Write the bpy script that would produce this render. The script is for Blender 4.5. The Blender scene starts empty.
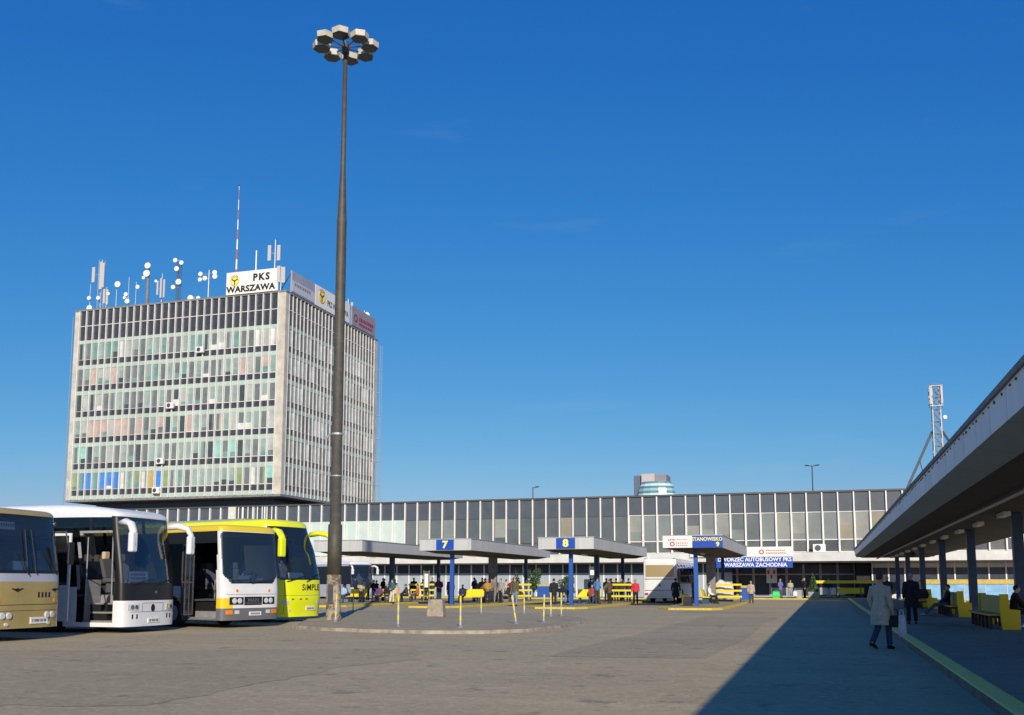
import bpy, bmesh, math, random
from mathutils import Vector, Matrix
R = math.radians
random.seed(7)
scene = bpy.context.scene
C = scene.collection

# ------------------------------------------------------------------ materials
def mat(name, col, rough=.6, var=.0, vscale=3.0, bump=0.0, bscale=30.0, metal=0.0, coat=0.0, col2=None, spec=.5, emit=None):
    m = bpy.data.materials.new(name); m.use_nodes = True
    nt = m.node_tree; b = nt.nodes['Principled BSDF']
    b.inputs['Roughness'].default_value = rough
    b.inputs['Metallic'].default_value = metal
    b.inputs['Specular IOR Level'].default_value = spec
    if coat: b.inputs['Coat Weight'].default_value = coat; b.inputs['Coat Roughness'].default_value = .06
    c = (*col, 1)
    b.inputs['Base Color'].default_value = c
    geo = None
    if var or bump or col2:
        geo = nt.nodes.new('ShaderNodeNewGeometry')
    if var or col2:
        n = nt.nodes.new('ShaderNodeTexNoise'); n.inputs['Scale'].default_value = vscale
        n.inputs['Detail'].default_value = 6; n.inputs['Roughness'].default_value = .62
        nt.links.new(geo.outputs['Position'], n.inputs['Vector'])
        r = nt.nodes.new('ShaderNodeValToRGB')
        lo = col2 if col2 else tuple(max(0, v*(1-var)) for v in col)
        hi = col if col2 else tuple(min(1, v*(1+var)) for v in col)
        r.color_ramp.elements[0].position = .34; r.color_ramp.elements[1].position = .66
        r.color_ramp.elements[0].color = (*lo, 1); r.color_ramp.elements[1].color = (*hi, 1)
        nt.links.new(n.outputs['Fac'], r.inputs['Fac'])
        nt.links.new(r.outputs['Color'], b.inputs['Base Color'])
    if bump:
        n2 = nt.nodes.new('ShaderNodeTexNoise'); n2.inputs['Scale'].default_value = bscale; n2.inputs['Detail'].default_value = 4
        nt.links.new(geo.outputs['Position'], n2.inputs['Vector'])
        bp = nt.nodes.new('ShaderNodeBump'); bp.inputs['Strength'].default_value = bump; bp.inputs['Distance'].default_value = .02
        nt.links.new(n2.outputs['Fac'], bp.inputs['Height']); nt.links.new(bp.outputs['Normal'], b.inputs['Normal'])
    if emit:
        b.inputs['Emission Color'].default_value = (*emit[0], 1); b.inputs['Emission Strength'].default_value = emit[1]
    return m

def glass(name, tint=(.35,.42,.46), refl=.0, rough=.02, body=0.0, bodycol=(.02,.03,.04)):
    """tinted see-through glass: transparent + mirror by fresnel (+ a little body colour)"""
    m = bpy.data.materials.new(name); m.use_nodes = True
    nt = m.node_tree; nt.nodes.clear()
    o = nt.nodes.new('ShaderNodeOutputMaterial')
    t = nt.nodes.new('ShaderNodeBsdfTransparent'); t.inputs['Color'].default_value = (*tint, 1)
    g = nt.nodes.new('ShaderNodeBsdfGlossy'); g.inputs['Roughness'].default_value = rough
    g.inputs['Color'].default_value = (.9,.95,1,1)
    d = nt.nodes.new('ShaderNodeBsdfDiffuse'); d.inputs['Color'].default_value = (*bodycol, 1)
    m1 = nt.nodes.new('ShaderNodeMixShader'); m1.inputs[0].default_value = body
    nt.links.new(t.outputs[0], m1.inputs[1]); nt.links.new(d.outputs[0], m1.inputs[2])
    f = nt.nodes.new('ShaderNodeFresnel'); f.inputs['IOR'].default_value = 1.5
    a = nt.nodes.new('ShaderNodeMath'); a.operation = 'ADD'; a.use_clamp = True; a.inputs[1].default_value = refl
    nt.links.new(f.outputs[0], a.inputs[0])
    m2 = nt.nodes.new('ShaderNodeMixShader')
    nt.links.new(a.outputs[0], m2.inputs[0]); nt.links.new(m1.outputs[0], m2.inputs[1]); nt.links.new(g.outputs[0], m2.inputs[2])
    nt.links.new(m2.outputs[0], o.inputs[0])
    return m

def ramp_mix(nt, geo, scale, stretch, p0, p1, detail=6, rough=.6, seedoff=0):
    mp = nt.nodes.new('ShaderNodeMapping'); mp.inputs['Scale'].default_value = stretch
    mp.inputs['Location'].default_value = (seedoff, seedoff*.7, 0)
    nt.links.new(geo.outputs['Position'], mp.inputs['Vector'])
    n = nt.nodes.new('ShaderNodeTexNoise'); n.inputs['Scale'].default_value = scale
    n.inputs['Detail'].default_value = detail; n.inputs['Roughness'].default_value = rough
    nt.links.new(mp.outputs[0], n.inputs['Vector'])
    mr = nt.nodes.new('ShaderNodeMapRange'); mr.inputs['From Min'].default_value = p0; mr.inputs['From Max'].default_value = p1
    nt.links.new(n.outputs['Fac'], mr.inputs['Value'])
    return mr.outputs[0]

def asphalt(name, base, dark, light, crack=.22):
    m = bpy.data.materials.new(name); m.use_nodes = True
    nt = m.node_tree; b = nt.nodes['Principled BSDF']; b.inputs['Roughness'].default_value = .85
    b.inputs['Specular IOR Level'].default_value = .25
    geo = nt.nodes.new('ShaderNodeNewGeometry')
    def mix(fac, a, c, k=1.0):
        mx = nt.nodes.new('ShaderNodeMix'); mx.data_type = 'RGBA'
        if k != 1.0:
            mm = nt.nodes.new('ShaderNodeMath'); mm.operation = 'MULTIPLY'; mm.inputs[1].default_value = k
            nt.links.new(fac, mm.inputs[0]); fac = mm.outputs[0]
        nt.links.new(fac, mx.inputs[0])
        for i, v in ((6, a), (7, c)):
            if isinstance(v, tuple): mx.inputs[i].default_value = (*v, 1)
            else: nt.links.new(v, mx.inputs[i])
        return mx.outputs[2]
    big = ramp_mix(nt, geo, .16, (1,1.6,1), .38, .62)
    c = mix(big, base, dark, .7)
    streak = ramp_mix(nt, geo, .5, (1,.12,1), .5, .72, seedoff=11)     # tyre-polished lanes running along the bays
    c = mix(streak, c, dark, .45)
    streak2 = ramp_mix(nt, geo, .45, (.1,1,1), .52, .7, seedoff=31)
    c = mix(streak2, c, light, .4)
    streak3 = ramp_mix(nt, geo, 2.2, (.10,1,1), .48, .70, seedoff=41)
    c = mix(streak3, c, dark, .6)
    streak4 = ramp_mix(nt, geo, 5.5, (.16,1,1), .55, .70, seedoff=51)
    c = mix(streak4, c, light, .35)
    patch = ramp_mix(nt, geo, .9, (1,1,1), .6, .68, seedoff=5)
    c = mix(patch, c, light, .45)
    oil = ramp_mix(nt, geo, 1.4, (1,1,1), .60, .66, seedoff=21)
    c = mix(oil, c, tuple(v*.45 for v in dark), .75)
    grain = ramp_mix(nt, geo, 26, (1,1,1), .3, .7, detail=3, rough=.8)
    c = mix(grain, c, tuple(v*.45 for v in base), .45)
    mottle = ramp_mix(nt, geo, 3.2, (1,1,1), .36, .64, detail=8, rough=.78, seedoff=8)
    c = mix(mottle, c, tuple(v*.72 for v in dark), .50)
    mot2 = ramp_mix(nt, geo, 8.5, (1,1,1), .5, .68, detail=6, rough=.8, seedoff=14)
    c = mix(mot2, c, tuple(min(1,v*1.12) for v in light), .50)
    speck = ramp_mix(nt, geo, 9, (1,1,1), .62, .72, detail=4, rough=.75, seedoff=3)
    c = mix(speck, c, tuple(min(1, v*1.5) for v in light), .35)
    # cracks / patch seams
    vo = nt.nodes.new('ShaderNodeTexVoronoi'); vo.feature = 'DISTANCE_TO_EDGE'; vo.inputs['Scale'].default_value = .16
    n = nt.nodes.new('ShaderNodeTexNoise'); n.inputs['Scale'].default_value = .8; n.inputs['Detail'].default_value = 5
    nt.links.new(geo.outputs['Position'], n.inputs['Vector'])
    mx = nt.nodes.new('ShaderNodeMix'); mx.data_type = 'VECTOR'; mx.inputs[0].default_value = .35
    nt.links.new(geo.outputs['Position'], mx.inputs[4]); 
    sc = nt.nodes.new('ShaderNodeVectorMath'); sc.operation = 'SCALE'; sc.inputs['Scale'].default_value = 6
    nt.links.new(n.outputs['Color'], sc.inputs[0])
    ad = nt.nodes.new('ShaderNodeVectorMath'); ad.operation = 'ADD'
    nt.links.new(geo.outputs['Position'], ad.inputs[0]); nt.links.new(sc.outputs[0], ad.inputs[1])
    nt.links.new(ad.outputs[0], vo.inputs['Vector'])
    mr = nt.nodes.new('ShaderNodeMapRange'); mr.inputs['From Min'].default_value = .004; mr.inputs['From Max'].default_value = .010
    mr.inputs['To Min'].default_value = 1; mr.inputs['To Max'].default_value = 0
    nt.links.new(vo.outputs['Distance'], mr.inputs['Value'])
    c = mix(mr.outputs[0], c, tuple(v*.4 for v in dark), crack)
    nt.links.new(c, b.inputs['Base Color'])
    bn = nt.nodes.new('ShaderNodeTexNoise'); bn.inputs['Scale'].default_value = 45; bn.inputs['Detail'].default_value = 3
    nt.links.new(geo.outputs['Position'], bn.inputs['Vector'])
    bp = nt.nodes.new('ShaderNodeBump'); bp.inputs['Strength'].default_value = .5; bp.inputs['Distance'].default_value = .012
    nt.links.new(bn.outputs['Fac'], bp.inputs['Height']); nt.links.new(bp.outputs['Normal'], b.inputs['Normal'])
    return m

def worn(name, col, under, amount=.5, scale=6.0, rough=.7, p=(.5,.58), coat=0.0):
    """paint with chips and dirt of its own showing what is under"""
    m = bpy.data.materials.new(name); m.use_nodes = True
    nt = m.node_tree; b = nt.nodes['Principled BSDF']; b.inputs['Roughness'].default_value = rough; b.inputs['Coat Weight'].default_value = coat; b.inputs['Coat Roughness'].default_value = .12
    geo = nt.nodes.new('ShaderNodeNewGeometry')
    f = ramp_mix(nt, geo, scale, (1,1,1), p[0], p[1], detail=7, rough=.7)
    mm = nt.nodes.new('ShaderNodeMath'); mm.operation = 'MULTIPLY'; mm.inputs[1].default_value = amount
    nt.links.new(f, mm.inputs[0])
    mx = nt.nodes.new('ShaderNodeMix'); mx.data_type = 'RGBA'
    nt.links.new(mm.outputs[0], mx.inputs[0]); mx.inputs[6].default_value = (*col, 1); mx.inputs[7].default_value = (*under, 1)
    nt.links.new(mx.outputs[2], b.inputs['Base Color'])
    return m

def panelled(name, col, streak, axis='X', seam=1.0, dark=.6, rough=.55):
    """sheet-metal cladding: seams every `seam` metres along one axis and run-off streaks"""
    m = bpy.data.materials.new(name); m.use_nodes = True
    nt = m.node_tree; b = nt.nodes['Principled BSDF']; b.inputs['Roughness'].default_value = rough
    geo = nt.nodes.new('ShaderNodeNewGeometry')
    sep = nt.nodes.new('ShaderNodeSeparateXYZ'); nt.links.new(geo.outputs['Position'], sep.inputs[0])
    s = nt.nodes.new('ShaderNodeMath'); s.operation = 'ADD'
    nt.links.new(sep.outputs['X'], s.inputs[0]); nt.links.new(sep.outputs['Y'], s.inputs[1])
    dv = nt.nodes.new('ShaderNodeMath'); dv.operation = 'DIVIDE'; dv.inputs[1].default_value = seam
    nt.links.new(s.outputs[0], dv.inputs[0])
    fr = nt.nodes.new('ShaderNodeMath'); fr.operation = 'FRACT'; nt.links.new(dv.outputs[0], fr.inputs[0])
    lt = nt.nodes.new('ShaderNodeMath'); lt.operation = 'LESS_THAN'; lt.inputs[1].default_value = .035
    nt.links.new(fr.outputs[0], lt.inputs[0])
    st = ramp_mix(nt, geo, 2.2, (1,1,.12), .42, .72, detail=5)
    fl = nt.nodes.new('ShaderNodeMath'); fl.operation = 'FLOOR'; nt.links.new(dv.outputs[0], fl.inputs[0])
    wn = nt.nodes.new('ShaderNodeTexWhiteNoise'); wn.noise_dimensions = '1D'; nt.links.new(fl.outputs[0], wn.inputs['W'])
    m0 = nt.nodes.new('ShaderNodeMix'); m0.data_type = 'RGBA'
    w = nt.nodes.new('ShaderNodeMath'); w.operation = 'MULTIPLY'; w.inputs[1].default_value = .35
    nt.links.new(wn.outputs[0], w.inputs[0]); nt.links.new(w.outputs[0], m0.inputs[0])
    m0.inputs[6].default_value = (*col, 1); m0.inputs[7].default_value = (*tuple(v*.72 for v in col), 1)
    m1 = nt.nodes.new('ShaderNodeMix'); m1.data_type = 'RGBA'
    k = nt.nodes.new('ShaderNodeMath'); k.operation = 'MULTIPLY'; k.inputs[1].default_value = .5
    nt.links.new(st, k.inputs[0]); nt.links.new(k.outputs[0], m1.inputs[0])
    nt.links.new(m0.outputs[2], m1.inputs[6]); m1.inputs[7].default_value = (*streak, 1)
    m2 = nt.nodes.new('ShaderNodeMix'); m2.data_type = 'RGBA'
    k2 = nt.nodes.new('ShaderNodeMath'); k2.operation = 'MULTIPLY'; k2.inputs[1].default_value = dark
    nt.links.new(lt.outputs[0], k2.inputs[0]); nt.links.new(k2.outputs[0], m2.inputs[0])
    nt.links.new(m1.outputs[2], m2.inputs[6]); m2.inputs[7].default_value = (*tuple(v*.3 for v in col), 1)
    nt.links.new(m2.outputs[2], b.inputs['Base Color'])
    return m

M = {}
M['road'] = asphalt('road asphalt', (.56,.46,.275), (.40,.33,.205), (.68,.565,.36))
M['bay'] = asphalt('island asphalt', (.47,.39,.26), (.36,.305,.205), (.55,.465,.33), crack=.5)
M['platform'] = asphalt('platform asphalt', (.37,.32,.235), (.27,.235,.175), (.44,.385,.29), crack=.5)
M['paving'] = asphalt('forecourt paving', (.48,.415,.31), (.36,.315,.24), (.56,.49,.375))
M['earth'] = mat('earth', (.16,.15,.12), .9, .3, .3)
M['kerbstone'] = mat('kerb stone', (.34,.29,.22), .85, .35, 3, .3, 20)
M['kerbyellow'] = worn('kerb yellow paint', (.62,.47,.03), (.33,.3,.24), .8, 5, p=(.5,.62))
M['kerbfaded'] = worn('kerb faded yellow', (.97,.74,.10), (.74,.60,.30), .8, 3.0, p=(.42,.62))
M['yellow'] = worn('yellow paint', (.80,.62,.01), (.45,.36,.06), .5, 9, .5, p=(.58,.7))
M['lineyellow'] = worn('ochre paint', (.55,.40,.08), (.35,.28,.12), .6, 7, .6)
M['blue'] = mat('blue paint', (.015,.085,.36), .45, .12, 5)
M['bluedark'] = mat('dark blue paint', (.016,.06,.13), .5, .2, 4)
M['signblue'] = mat('sign blue', (.01,.065,.40), .4)
M['white'] = mat('white paint', (.78,.78,.76), .5, .06, 3)
M['whitesign'] = mat('sign white', (.80,.79,.74), .5, .04, 2)
M['black'] = mat('black', (.012,.012,.013), .5)
M['rubber'] = mat('rubber', (.018,.018,.018), .8, .2, 12)
M['lemon'] = mat('sign yellow', (.80,.75,.15), .5)
M['red'] = mat('red paint', (.55,.03,.03), .5)
M['maroon'] = mat('maroon lettering', (.28,.03,.08), .5)
M['greytext'] = mat('grey lettering', (.22,.22,.25), .5)
M['gold_emblem'] = mat('emblem yellow', (.80,.50,.03), .45)
M['fascia'] = panelled('shelter fascia', (.52,.53,.52), (.38,.39,.39), seam=1.2, dark=.25)
M['canopy'] = panelled('canopy fascia', (.84,.84,.80), (.60,.61,.60), seam=1.6, dark=.5)
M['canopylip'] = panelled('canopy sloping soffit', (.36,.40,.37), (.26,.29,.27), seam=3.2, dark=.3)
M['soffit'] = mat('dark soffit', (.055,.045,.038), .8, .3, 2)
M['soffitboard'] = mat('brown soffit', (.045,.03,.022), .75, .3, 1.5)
M['concrete'] = mat('concrete', (.36,.34,.30), .85, .22, 2.5, .3, 12)
M['concretegrey'] = mat('pillar grey', (.20,.205,.205), .8, .2, 3)
M['planter'] = worn('rough concrete block', (.36,.31,.24), (.23,.19,.14), .9, 6, .9, p=(.4,.65))
M['steel'] = mat('galvanised steel', (.42,.43,.44), .45, .15, 8, metal=.4)
M['steeldark'] = mat('dark steel', (.07,.07,.075), .55, .2, 6)
M['pole'] = worn('mast paint', (.060,.055,.042), (.11,.095,.07), .7, 3, .6, p=(.45,.7))
M['polebase'] = worn('peeling base', (.34,.29,.23), (.12,.085,.06), .95, 3.2, .85, p=(.5,.56))
M['lamphead'] = mat('lamp housing', (.50,.48,.40), .5, .1, 5)
M['lampglass'] = mat('lamp glass', (.03,.03,.028), .25)
M['fin'] = mat('aluminium fins', (.70,.69,.66), .45, .08, 1.2)
M['finhall'] = mat('white fins', (.78,.77,.74), .45, .05, 1.2)
M['mint'] = mat('pale green panel', (.40,.50,.45), .5, .12, .5)
M['mintlight'] = mat('mint panel', (.52,.62,.58), .4, .07, .8)
M['spandrel'] = mat('dark spandrel', (.045,.05,.06), .3, .25, 2.5, coat=.2)
M['spandrelhall'] = mat('slate spandrel', (.075,.09,.11), .35, .12, .8, coat=.2)
M['darkvoid'] = mat('dark recess', (.02,.02,.022), .8)
M['roof'] = mat('roof felt', (.13,.13,.13), .9, .2, 1)
M['towerconc'] = mat('tower corner concrete', (.50,.47,.41), .8, .18, .9)
M['bandwhite'] = mat('pale concrete band', (.60,.60,.57), .7, .12, .8)
M['greypanel'] = mat('blue grey panel', (.34,.39,.45), .5, .08, 1)
M['darkglass'] = mat('dark glazing', (.032,.052,.08), .3, .3, 1.2, spec=.4)
M['barrier'] = mat('pale blue panel', (.20,.42,.66), .35, .2, 1.4)
M['leaf'] = mat('leaf', (.045,.10,.03), .6, .4, 8)
M['leaf2'] = mat('leaf dark', (.03,.065,.028), .6, .4, 8)
M['bark'] = mat('bark', (.09,.065,.045), .9)
M['mirror'] = mat('mirror glass', (.5,.55,.6), .03, metal=1)
M['chrome'] = mat('chrome', (.6,.6,.6), .12, metal=1)
M['lens'] = mat('headlamp lens', (.55,.57,.58), .12, coat=.6)
M['orange'] = mat('indicator', (.75,.22,.01), .3, coat=.4)
M['redlamp'] = mat('tail lamp', (.45,.015,.01), .3, coat=.4)
M['paper'] = mat('paper card', (.75,.75,.72), .7)
M['busglass'] = glass('coach glass', (.55,.61,.65), .03, .02, .03, (.35,.42,.50))  # grey-blue body colour paints in a haze of reflected sky
M['busdark'] = glass('tinted coach glass', (.10,.12,.14), .02)
M['screen'] = glass('windscreen glass', (.80,.86,.88), .03, .02, .03, (.35,.42,.50))  # same painted-in sky haze as the coach glass
M['interior'] = mat('coach interior', (.07,.072,.078), .8)
M['seatfab'] = mat('seat fabric', (.06,.07,.10), .9, .3, 10)
M['beigeseat'] = mat('beige headrest', (.55,.42,.28), .8)
M['dash'] = mat('dashboard', (.03,.03,.033), .6)
M['step'] = mat('step grey', (.24,.24,.24), .7, .15, 6)
M['buswhite'] = worn('coach white paint', (.76,.77,.78), (.58,.57,.53), .45, 1.3, .32, p=(.46,.72), coat=.5)
M['bussilver'] = mat('coach silver blue', (.40,.43,.52), .35, coat=.5)
M['busgold'] = mat('coach gold paint', (.46,.35,.13), .33, .07, 2, metal=.25, coat=.5)
M['buslime'] = worn('coach lime paint', (.80,.86,.008), (.68,.72,.04), .4, 1.6, .35, p=(.46,.72), coat=.5)
M['busamber'] = mat('coach amber paint', (.78,.56,.02), .35, coat=.5)
M['busgrey'] = mat('coach grey bumper', (.13,.135,.15), .5)
M['gasket'] = mat('window rubber', (.012,.012,.013), .4)

# ------------------------------------------------------------------ mesh helper
class MB:
    def __init__(s): s.v=[]; s.f=[]; s.m=[]
    def add(s, verts, faces, mi=0):
        o=len(s.v); s.v.extend([tuple(v) for v in verts]); s.f.extend([tuple(i+o for i in f) for f in faces]); s.m.extend([mi]*len(faces)); return s
    def box(s, x0,x1,y0,y1,z0,z1, mi=0, M4=None):
        v=[(x0,y0,z0),(x1,y0,z0),(x1,y1,z0),(x0,y1,z0),(x0,y0,z1),(x1,y0,z1),(x1,y1,z1),(x0,y1,z1)]
        if M4: v=[tuple(M4@Vector(p)) for p in v]
        return s.add(v,[(0,3,2,1),(4,5,6,7),(0,1,5,4),(1,2,6,5),(2,3,7,6),(3,0,4,7)],mi)
    def prism(s, poly, z0, z1, mi=0, M4=None):
        n=len(poly)
        v=[(x,y,z0) for x,y in poly]+[(x,y,z1) for x,y in poly]
        if M4: v=[tuple(M4@Vector(p)) for p in v]
        return s.add(v,[tuple(range(n-1,-1,-1)),tuple(range(n,2*n))]+[(i,(i+1)%n,n+(i+1)%n,n+i) for i in range(n)],mi)
    def tube(s, pts, rad, n=8, mi=0, cap=True, up=(0,0,1)):
        """loft an elliptical section along pts; rad: number, list of numbers, or list of (ra, rb)"""
        pts=[Vector(p) for p in pts]; k=len(pts)
        if not isinstance(rad,(list,tuple)): rad=[rad]*k
        vs=[]; side=None
        for i,p in enumerate(pts):
            t=(pts[min(i+1,k-1)]-pts[max(i-1,0)]).normalized()
            if side is None:
                u=Vector(up)
                if abs(t.dot(u))>.95: u=Vector((0,1,0))
                side=t.cross(u).normalized()
            else:
                side=(side-t*side.dot(t)).normalized()
            b=t.cross(side)
            r=rad[i]; ra,rb=(r if isinstance(r,(tuple,list)) else (r,r))
            for j in range(n):
                a=2*math.pi*j/n
                vs.append(p+side*ra*math.cos(a)+b*rb*math.sin(a))
        fs=[(i*n+j,i*n+(j+1)%n,(i+1)*n+(j+1)%n,(i+1)*n+j) for i in range(k-1) for j in range(n)]
        if cap: fs+=[tuple(range(n-1,-1,-1)),tuple((k-1)*n+j for j in range(n))]
        return s.add(vs,fs,mi)
    def ell(s, c, r, mi=0, nu=12, nv=8):
        c=Vector(c); vs=[c+Vector((0,0,r[2]))]
        for i in range(1,nv):
            th=math.pi*i/nv
            for j in range(nu):
                ph=2*math.pi*j/nu
                vs.append(c+Vector((r[0]*math.sin(th)*math.cos(ph),r[1]*math.sin(th)*math.sin(ph),r[2]*math.cos(th))))
        vs.append(c-Vector((0,0,r[2]))); L=len(vs)-1
        fs=[(0,1+j,1+(j+1)%nu) for j in range(nu)]
        for i in range(nv-2):
            for j in range(nu):
                a=1+i*nu+j; b=1+i*nu+(j+1)%nu
                fs.append((a,a+nu,b+nu,b))
        o=1+(nv-2)*nu
        fs+=[(L,o+(j+1)%nu,o+j) for j in range(nu)]
        return s.add(vs,fs,mi)
    def build(s, name, mats, parent=None, origin=None, smooth=False, bevel=0, loc=None):
        me=bpy.data.meshes.new(name)
        v=s.v
        if origin: v=[(a-origin[0],b-origin[1],c-origin[2]) for a,b,c in v]
        me.from_pydata([tuple(p) for p in v],[],s.f)
        if not isinstance(mats,(list,tuple)): mats=[mats]
        for m in mats: me.materials.append(m)
        if len(mats)>1: me.polygons.foreach_set('material_index', s.m)
        if smooth: me.polygons.foreach_set('use_smooth',[True]*len(me.polygons))
        me.update()
        o=bpy.data.objects.new(name,me); C.objects.link(o)
        if parent: o.parent=parent
        if origin and not parent: o.location=origin
        if loc: o.location=loc
        if bevel:
            b=o.modifiers.new('bevel','BEVEL'); b.width=bevel; b.segments=2; b.limit_method='ANGLE'
        return o

def tag(o, label=None, cat=None, group=None, kind=None):
    if label: o['label']=label
    if cat: o['category']=cat
    if group: o['group']=group
    if kind: o['kind']=kind
    return o
def thing(name, label, cat, loc=(0,0,0), rz=0, group=None):
    o=bpy.data.objects.new(name,None); C.objects.link(o); o.empty_display_size=.3
    o.location=loc; o.rotation_euler=(0,0,rz)
    return tag(o,label,cat,group)
def struct(name, mb, m, origin=None, bevel=0):
    o=mb.build(name,m,origin=origin,bevel=bevel); o['kind']='structure'; return o
def copy_tree(o, parent=None):
    c=o.copy(); C.objects.link(c); c.parent=parent
    for k in list(o.children): copy_tree(k,c)
    return c

def text_mesh(body, size, extrude=.004, spacing=1.0, align='CENTER', sx=1.0, bold=0.0, shear=0.0):
    cu=bpy.data.curves.new('t','FONT'); cu.body=body; cu.size=size; cu.extrude=extrude; cu.space_character=spacing
    cu.align_x=align; cu.align_y='CENTER'; cu.offset=bold; cu.shear=shear; cu.resolution_u=3
    ob=bpy.data.objects.new('t',cu); C.objects.link(ob)
    dg=bpy.context.evaluated_depsgraph_get(); dg.update()
    me=bpy.data.meshes.new_from_object(ob.evaluated_get(dg))
    v=[(p.co.x*sx,p.co.y,p.co.z) for p in me.vertices]; f=[tuple(p.vertices) for p in me.polygons]
    bpy.data.objects.remove(ob); bpy.data.curves.remove(cu); bpy.data.meshes.remove(me)
    return v,f
def add_text(mb, body, size, frame, mi=0, **kw):
    """frame: Matrix whose X is the reading direction, Y up, Z out of the sign"""
    v,f=text_mesh(body,size,**kw); mb.add([frame@Vector(p) for p in v],f,mi); return mb
def frame(o, xdir, zdir=(0,0,1)):
    x=Vector(xdir).normalized(); u=Vector(zdir).normalized(); n=x.cross(u)
    m=Matrix.Identity(4)
    for i in range(3): m[i][0]=x[i]; m[i][1]=u[i]; m[i][2]=n[i]; m[i][3]=o[i]
    return m

# ------------------------------------------------------------------ camera, sky, sun
YAW=17.3; PITCH=7.0; FPX=994.0
cam=bpy.data.cameras.new('camera'); co=bpy.data.objects.new('camera',cam); C.objects.link(co)
co.location=(0,0,1.5); co.rotation_euler=(R(90+PITCH),0,R(YAW))
cam.sensor_width=36; cam.lens=FPX/1024*36; cam.shift_y=(461-357.5)/1024
cam.clip_start=.1; cam.clip_end=5000
scene.camera=co
sunv=Vector((.915,-2.18,1.0)).normalized()
el=math.asin(sunv.z); az=math.atan2(sunv.x,sunv.y)
w=bpy.data.worlds.new('World'); scene.world=w; w.use_nodes=True
bg=w.node_tree.nodes['Background']; sky=w.node_tree.nodes.new('ShaderNodeTexSky')
sky.sky_type='NISHITA'; sky.sun_disc=False; sky.sun_elevation=el; sky.sun_rotation=az
sky.air_density=1.25; sky.dust_density=.3; sky.ozone_density=6.0; sky.altitude=100
wn_=w.node_tree; sp=wn_.nodes.new('ShaderNodeSeparateColor'); cb=wn_.nodes.new('ShaderNodeCombineColor')
wn_.links.new(sky.outputs[0],sp.inputs[0])
for i_,(k_,g_) in enumerate(((.93,1.70),(.65,.94),(.77,.506))):     # colour response: deep autumn blue
    q1=wn_.nodes.new('ShaderNodeMath'); q1.operation='MULTIPLY'; q1.inputs[1].default_value=.11; wn_.links.new(sp.outputs[i_],q1.inputs[0])
    q2=wn_.nodes.new('ShaderNodeMath'); q2.operation='MINIMUM'; q2.inputs[1].default_value=2.4; wn_.links.new(q1.outputs[0],q2.inputs[0])
    q3=wn_.nodes.new('ShaderNodeMath'); q3.operation='POWER'; q3.inputs[1].default_value=g_; wn_.links.new(q2.outputs[0],q3.inputs[0])
    q4=wn_.nodes.new('ShaderNodeMath'); q4.operation='MULTIPLY'; q4.inputs[1].default_value=k_/.11; wn_.links.new(q3.outputs[0],q4.inputs[0])
    wn_.links.new(q4.outputs[0],cb.inputs[i_])
# faint torn wisps of cirrus
tc=wn_.nodes.new('ShaderNodeTexCoord'); mp_=wn_.nodes.new('ShaderNodeMapping'); mp_.inputs['Scale'].default_value=(2.2,2.2,13); mp_.inputs['Rotation'].default_value=(R(6),R(-8),0)
nz_=wn_.nodes.new('ShaderNodeTexNoise'); nz_.inputs['Scale'].default_value=1.6; nz_.inputs['Detail'].default_value=7; nz_.inputs['Roughness'].default_value=.6
wn_.links.new(tc.outputs['Generated'],mp_.inputs[0]); wn_.links.new(mp_.outputs[0],nz_.inputs['Vector'])
mr_=wn_.nodes.new('ShaderNodeMapRange'); mr_.inputs['From Min'].default_value=.60; mr_.inputs['From Max'].default_value=.9; mr_.inputs['To Max'].default_value=.10
wn_.links.new(nz_.outputs['Fac'],mr_.inputs['Value'])
mc=wn_.nodes.new('ShaderNodeMix'); mc.data_type='RGBA'; wn_.links.new(mr_.outputs[0],mc.inputs[0]); wn_.links.new(cb.outputs[0],mc.inputs[6]); mc.inputs[7].default_value=(5.5,6.6,7.6,1)
wn_.links.new(mc.outputs[2],bg.inputs[0]); bg.inputs[1].default_value=.11
sl=bpy.data.lights.new('sun','SUN'); sl.energy=4.6; sl.angle=R(.5); sl.color=(1.0,.90,.74)
so=bpy.data.objects.new('sun',sl); C.objects.link(so); so.rotation_euler=sunv.to_track_quat('Z','Y').to_euler(); so.location=(20,-50,60)
scene.view_settings.view_transform='Standard'; scene.view_settings.look='None'; scene.view_settings.exposure=0.0; scene.view_settings.gamma=1
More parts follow.
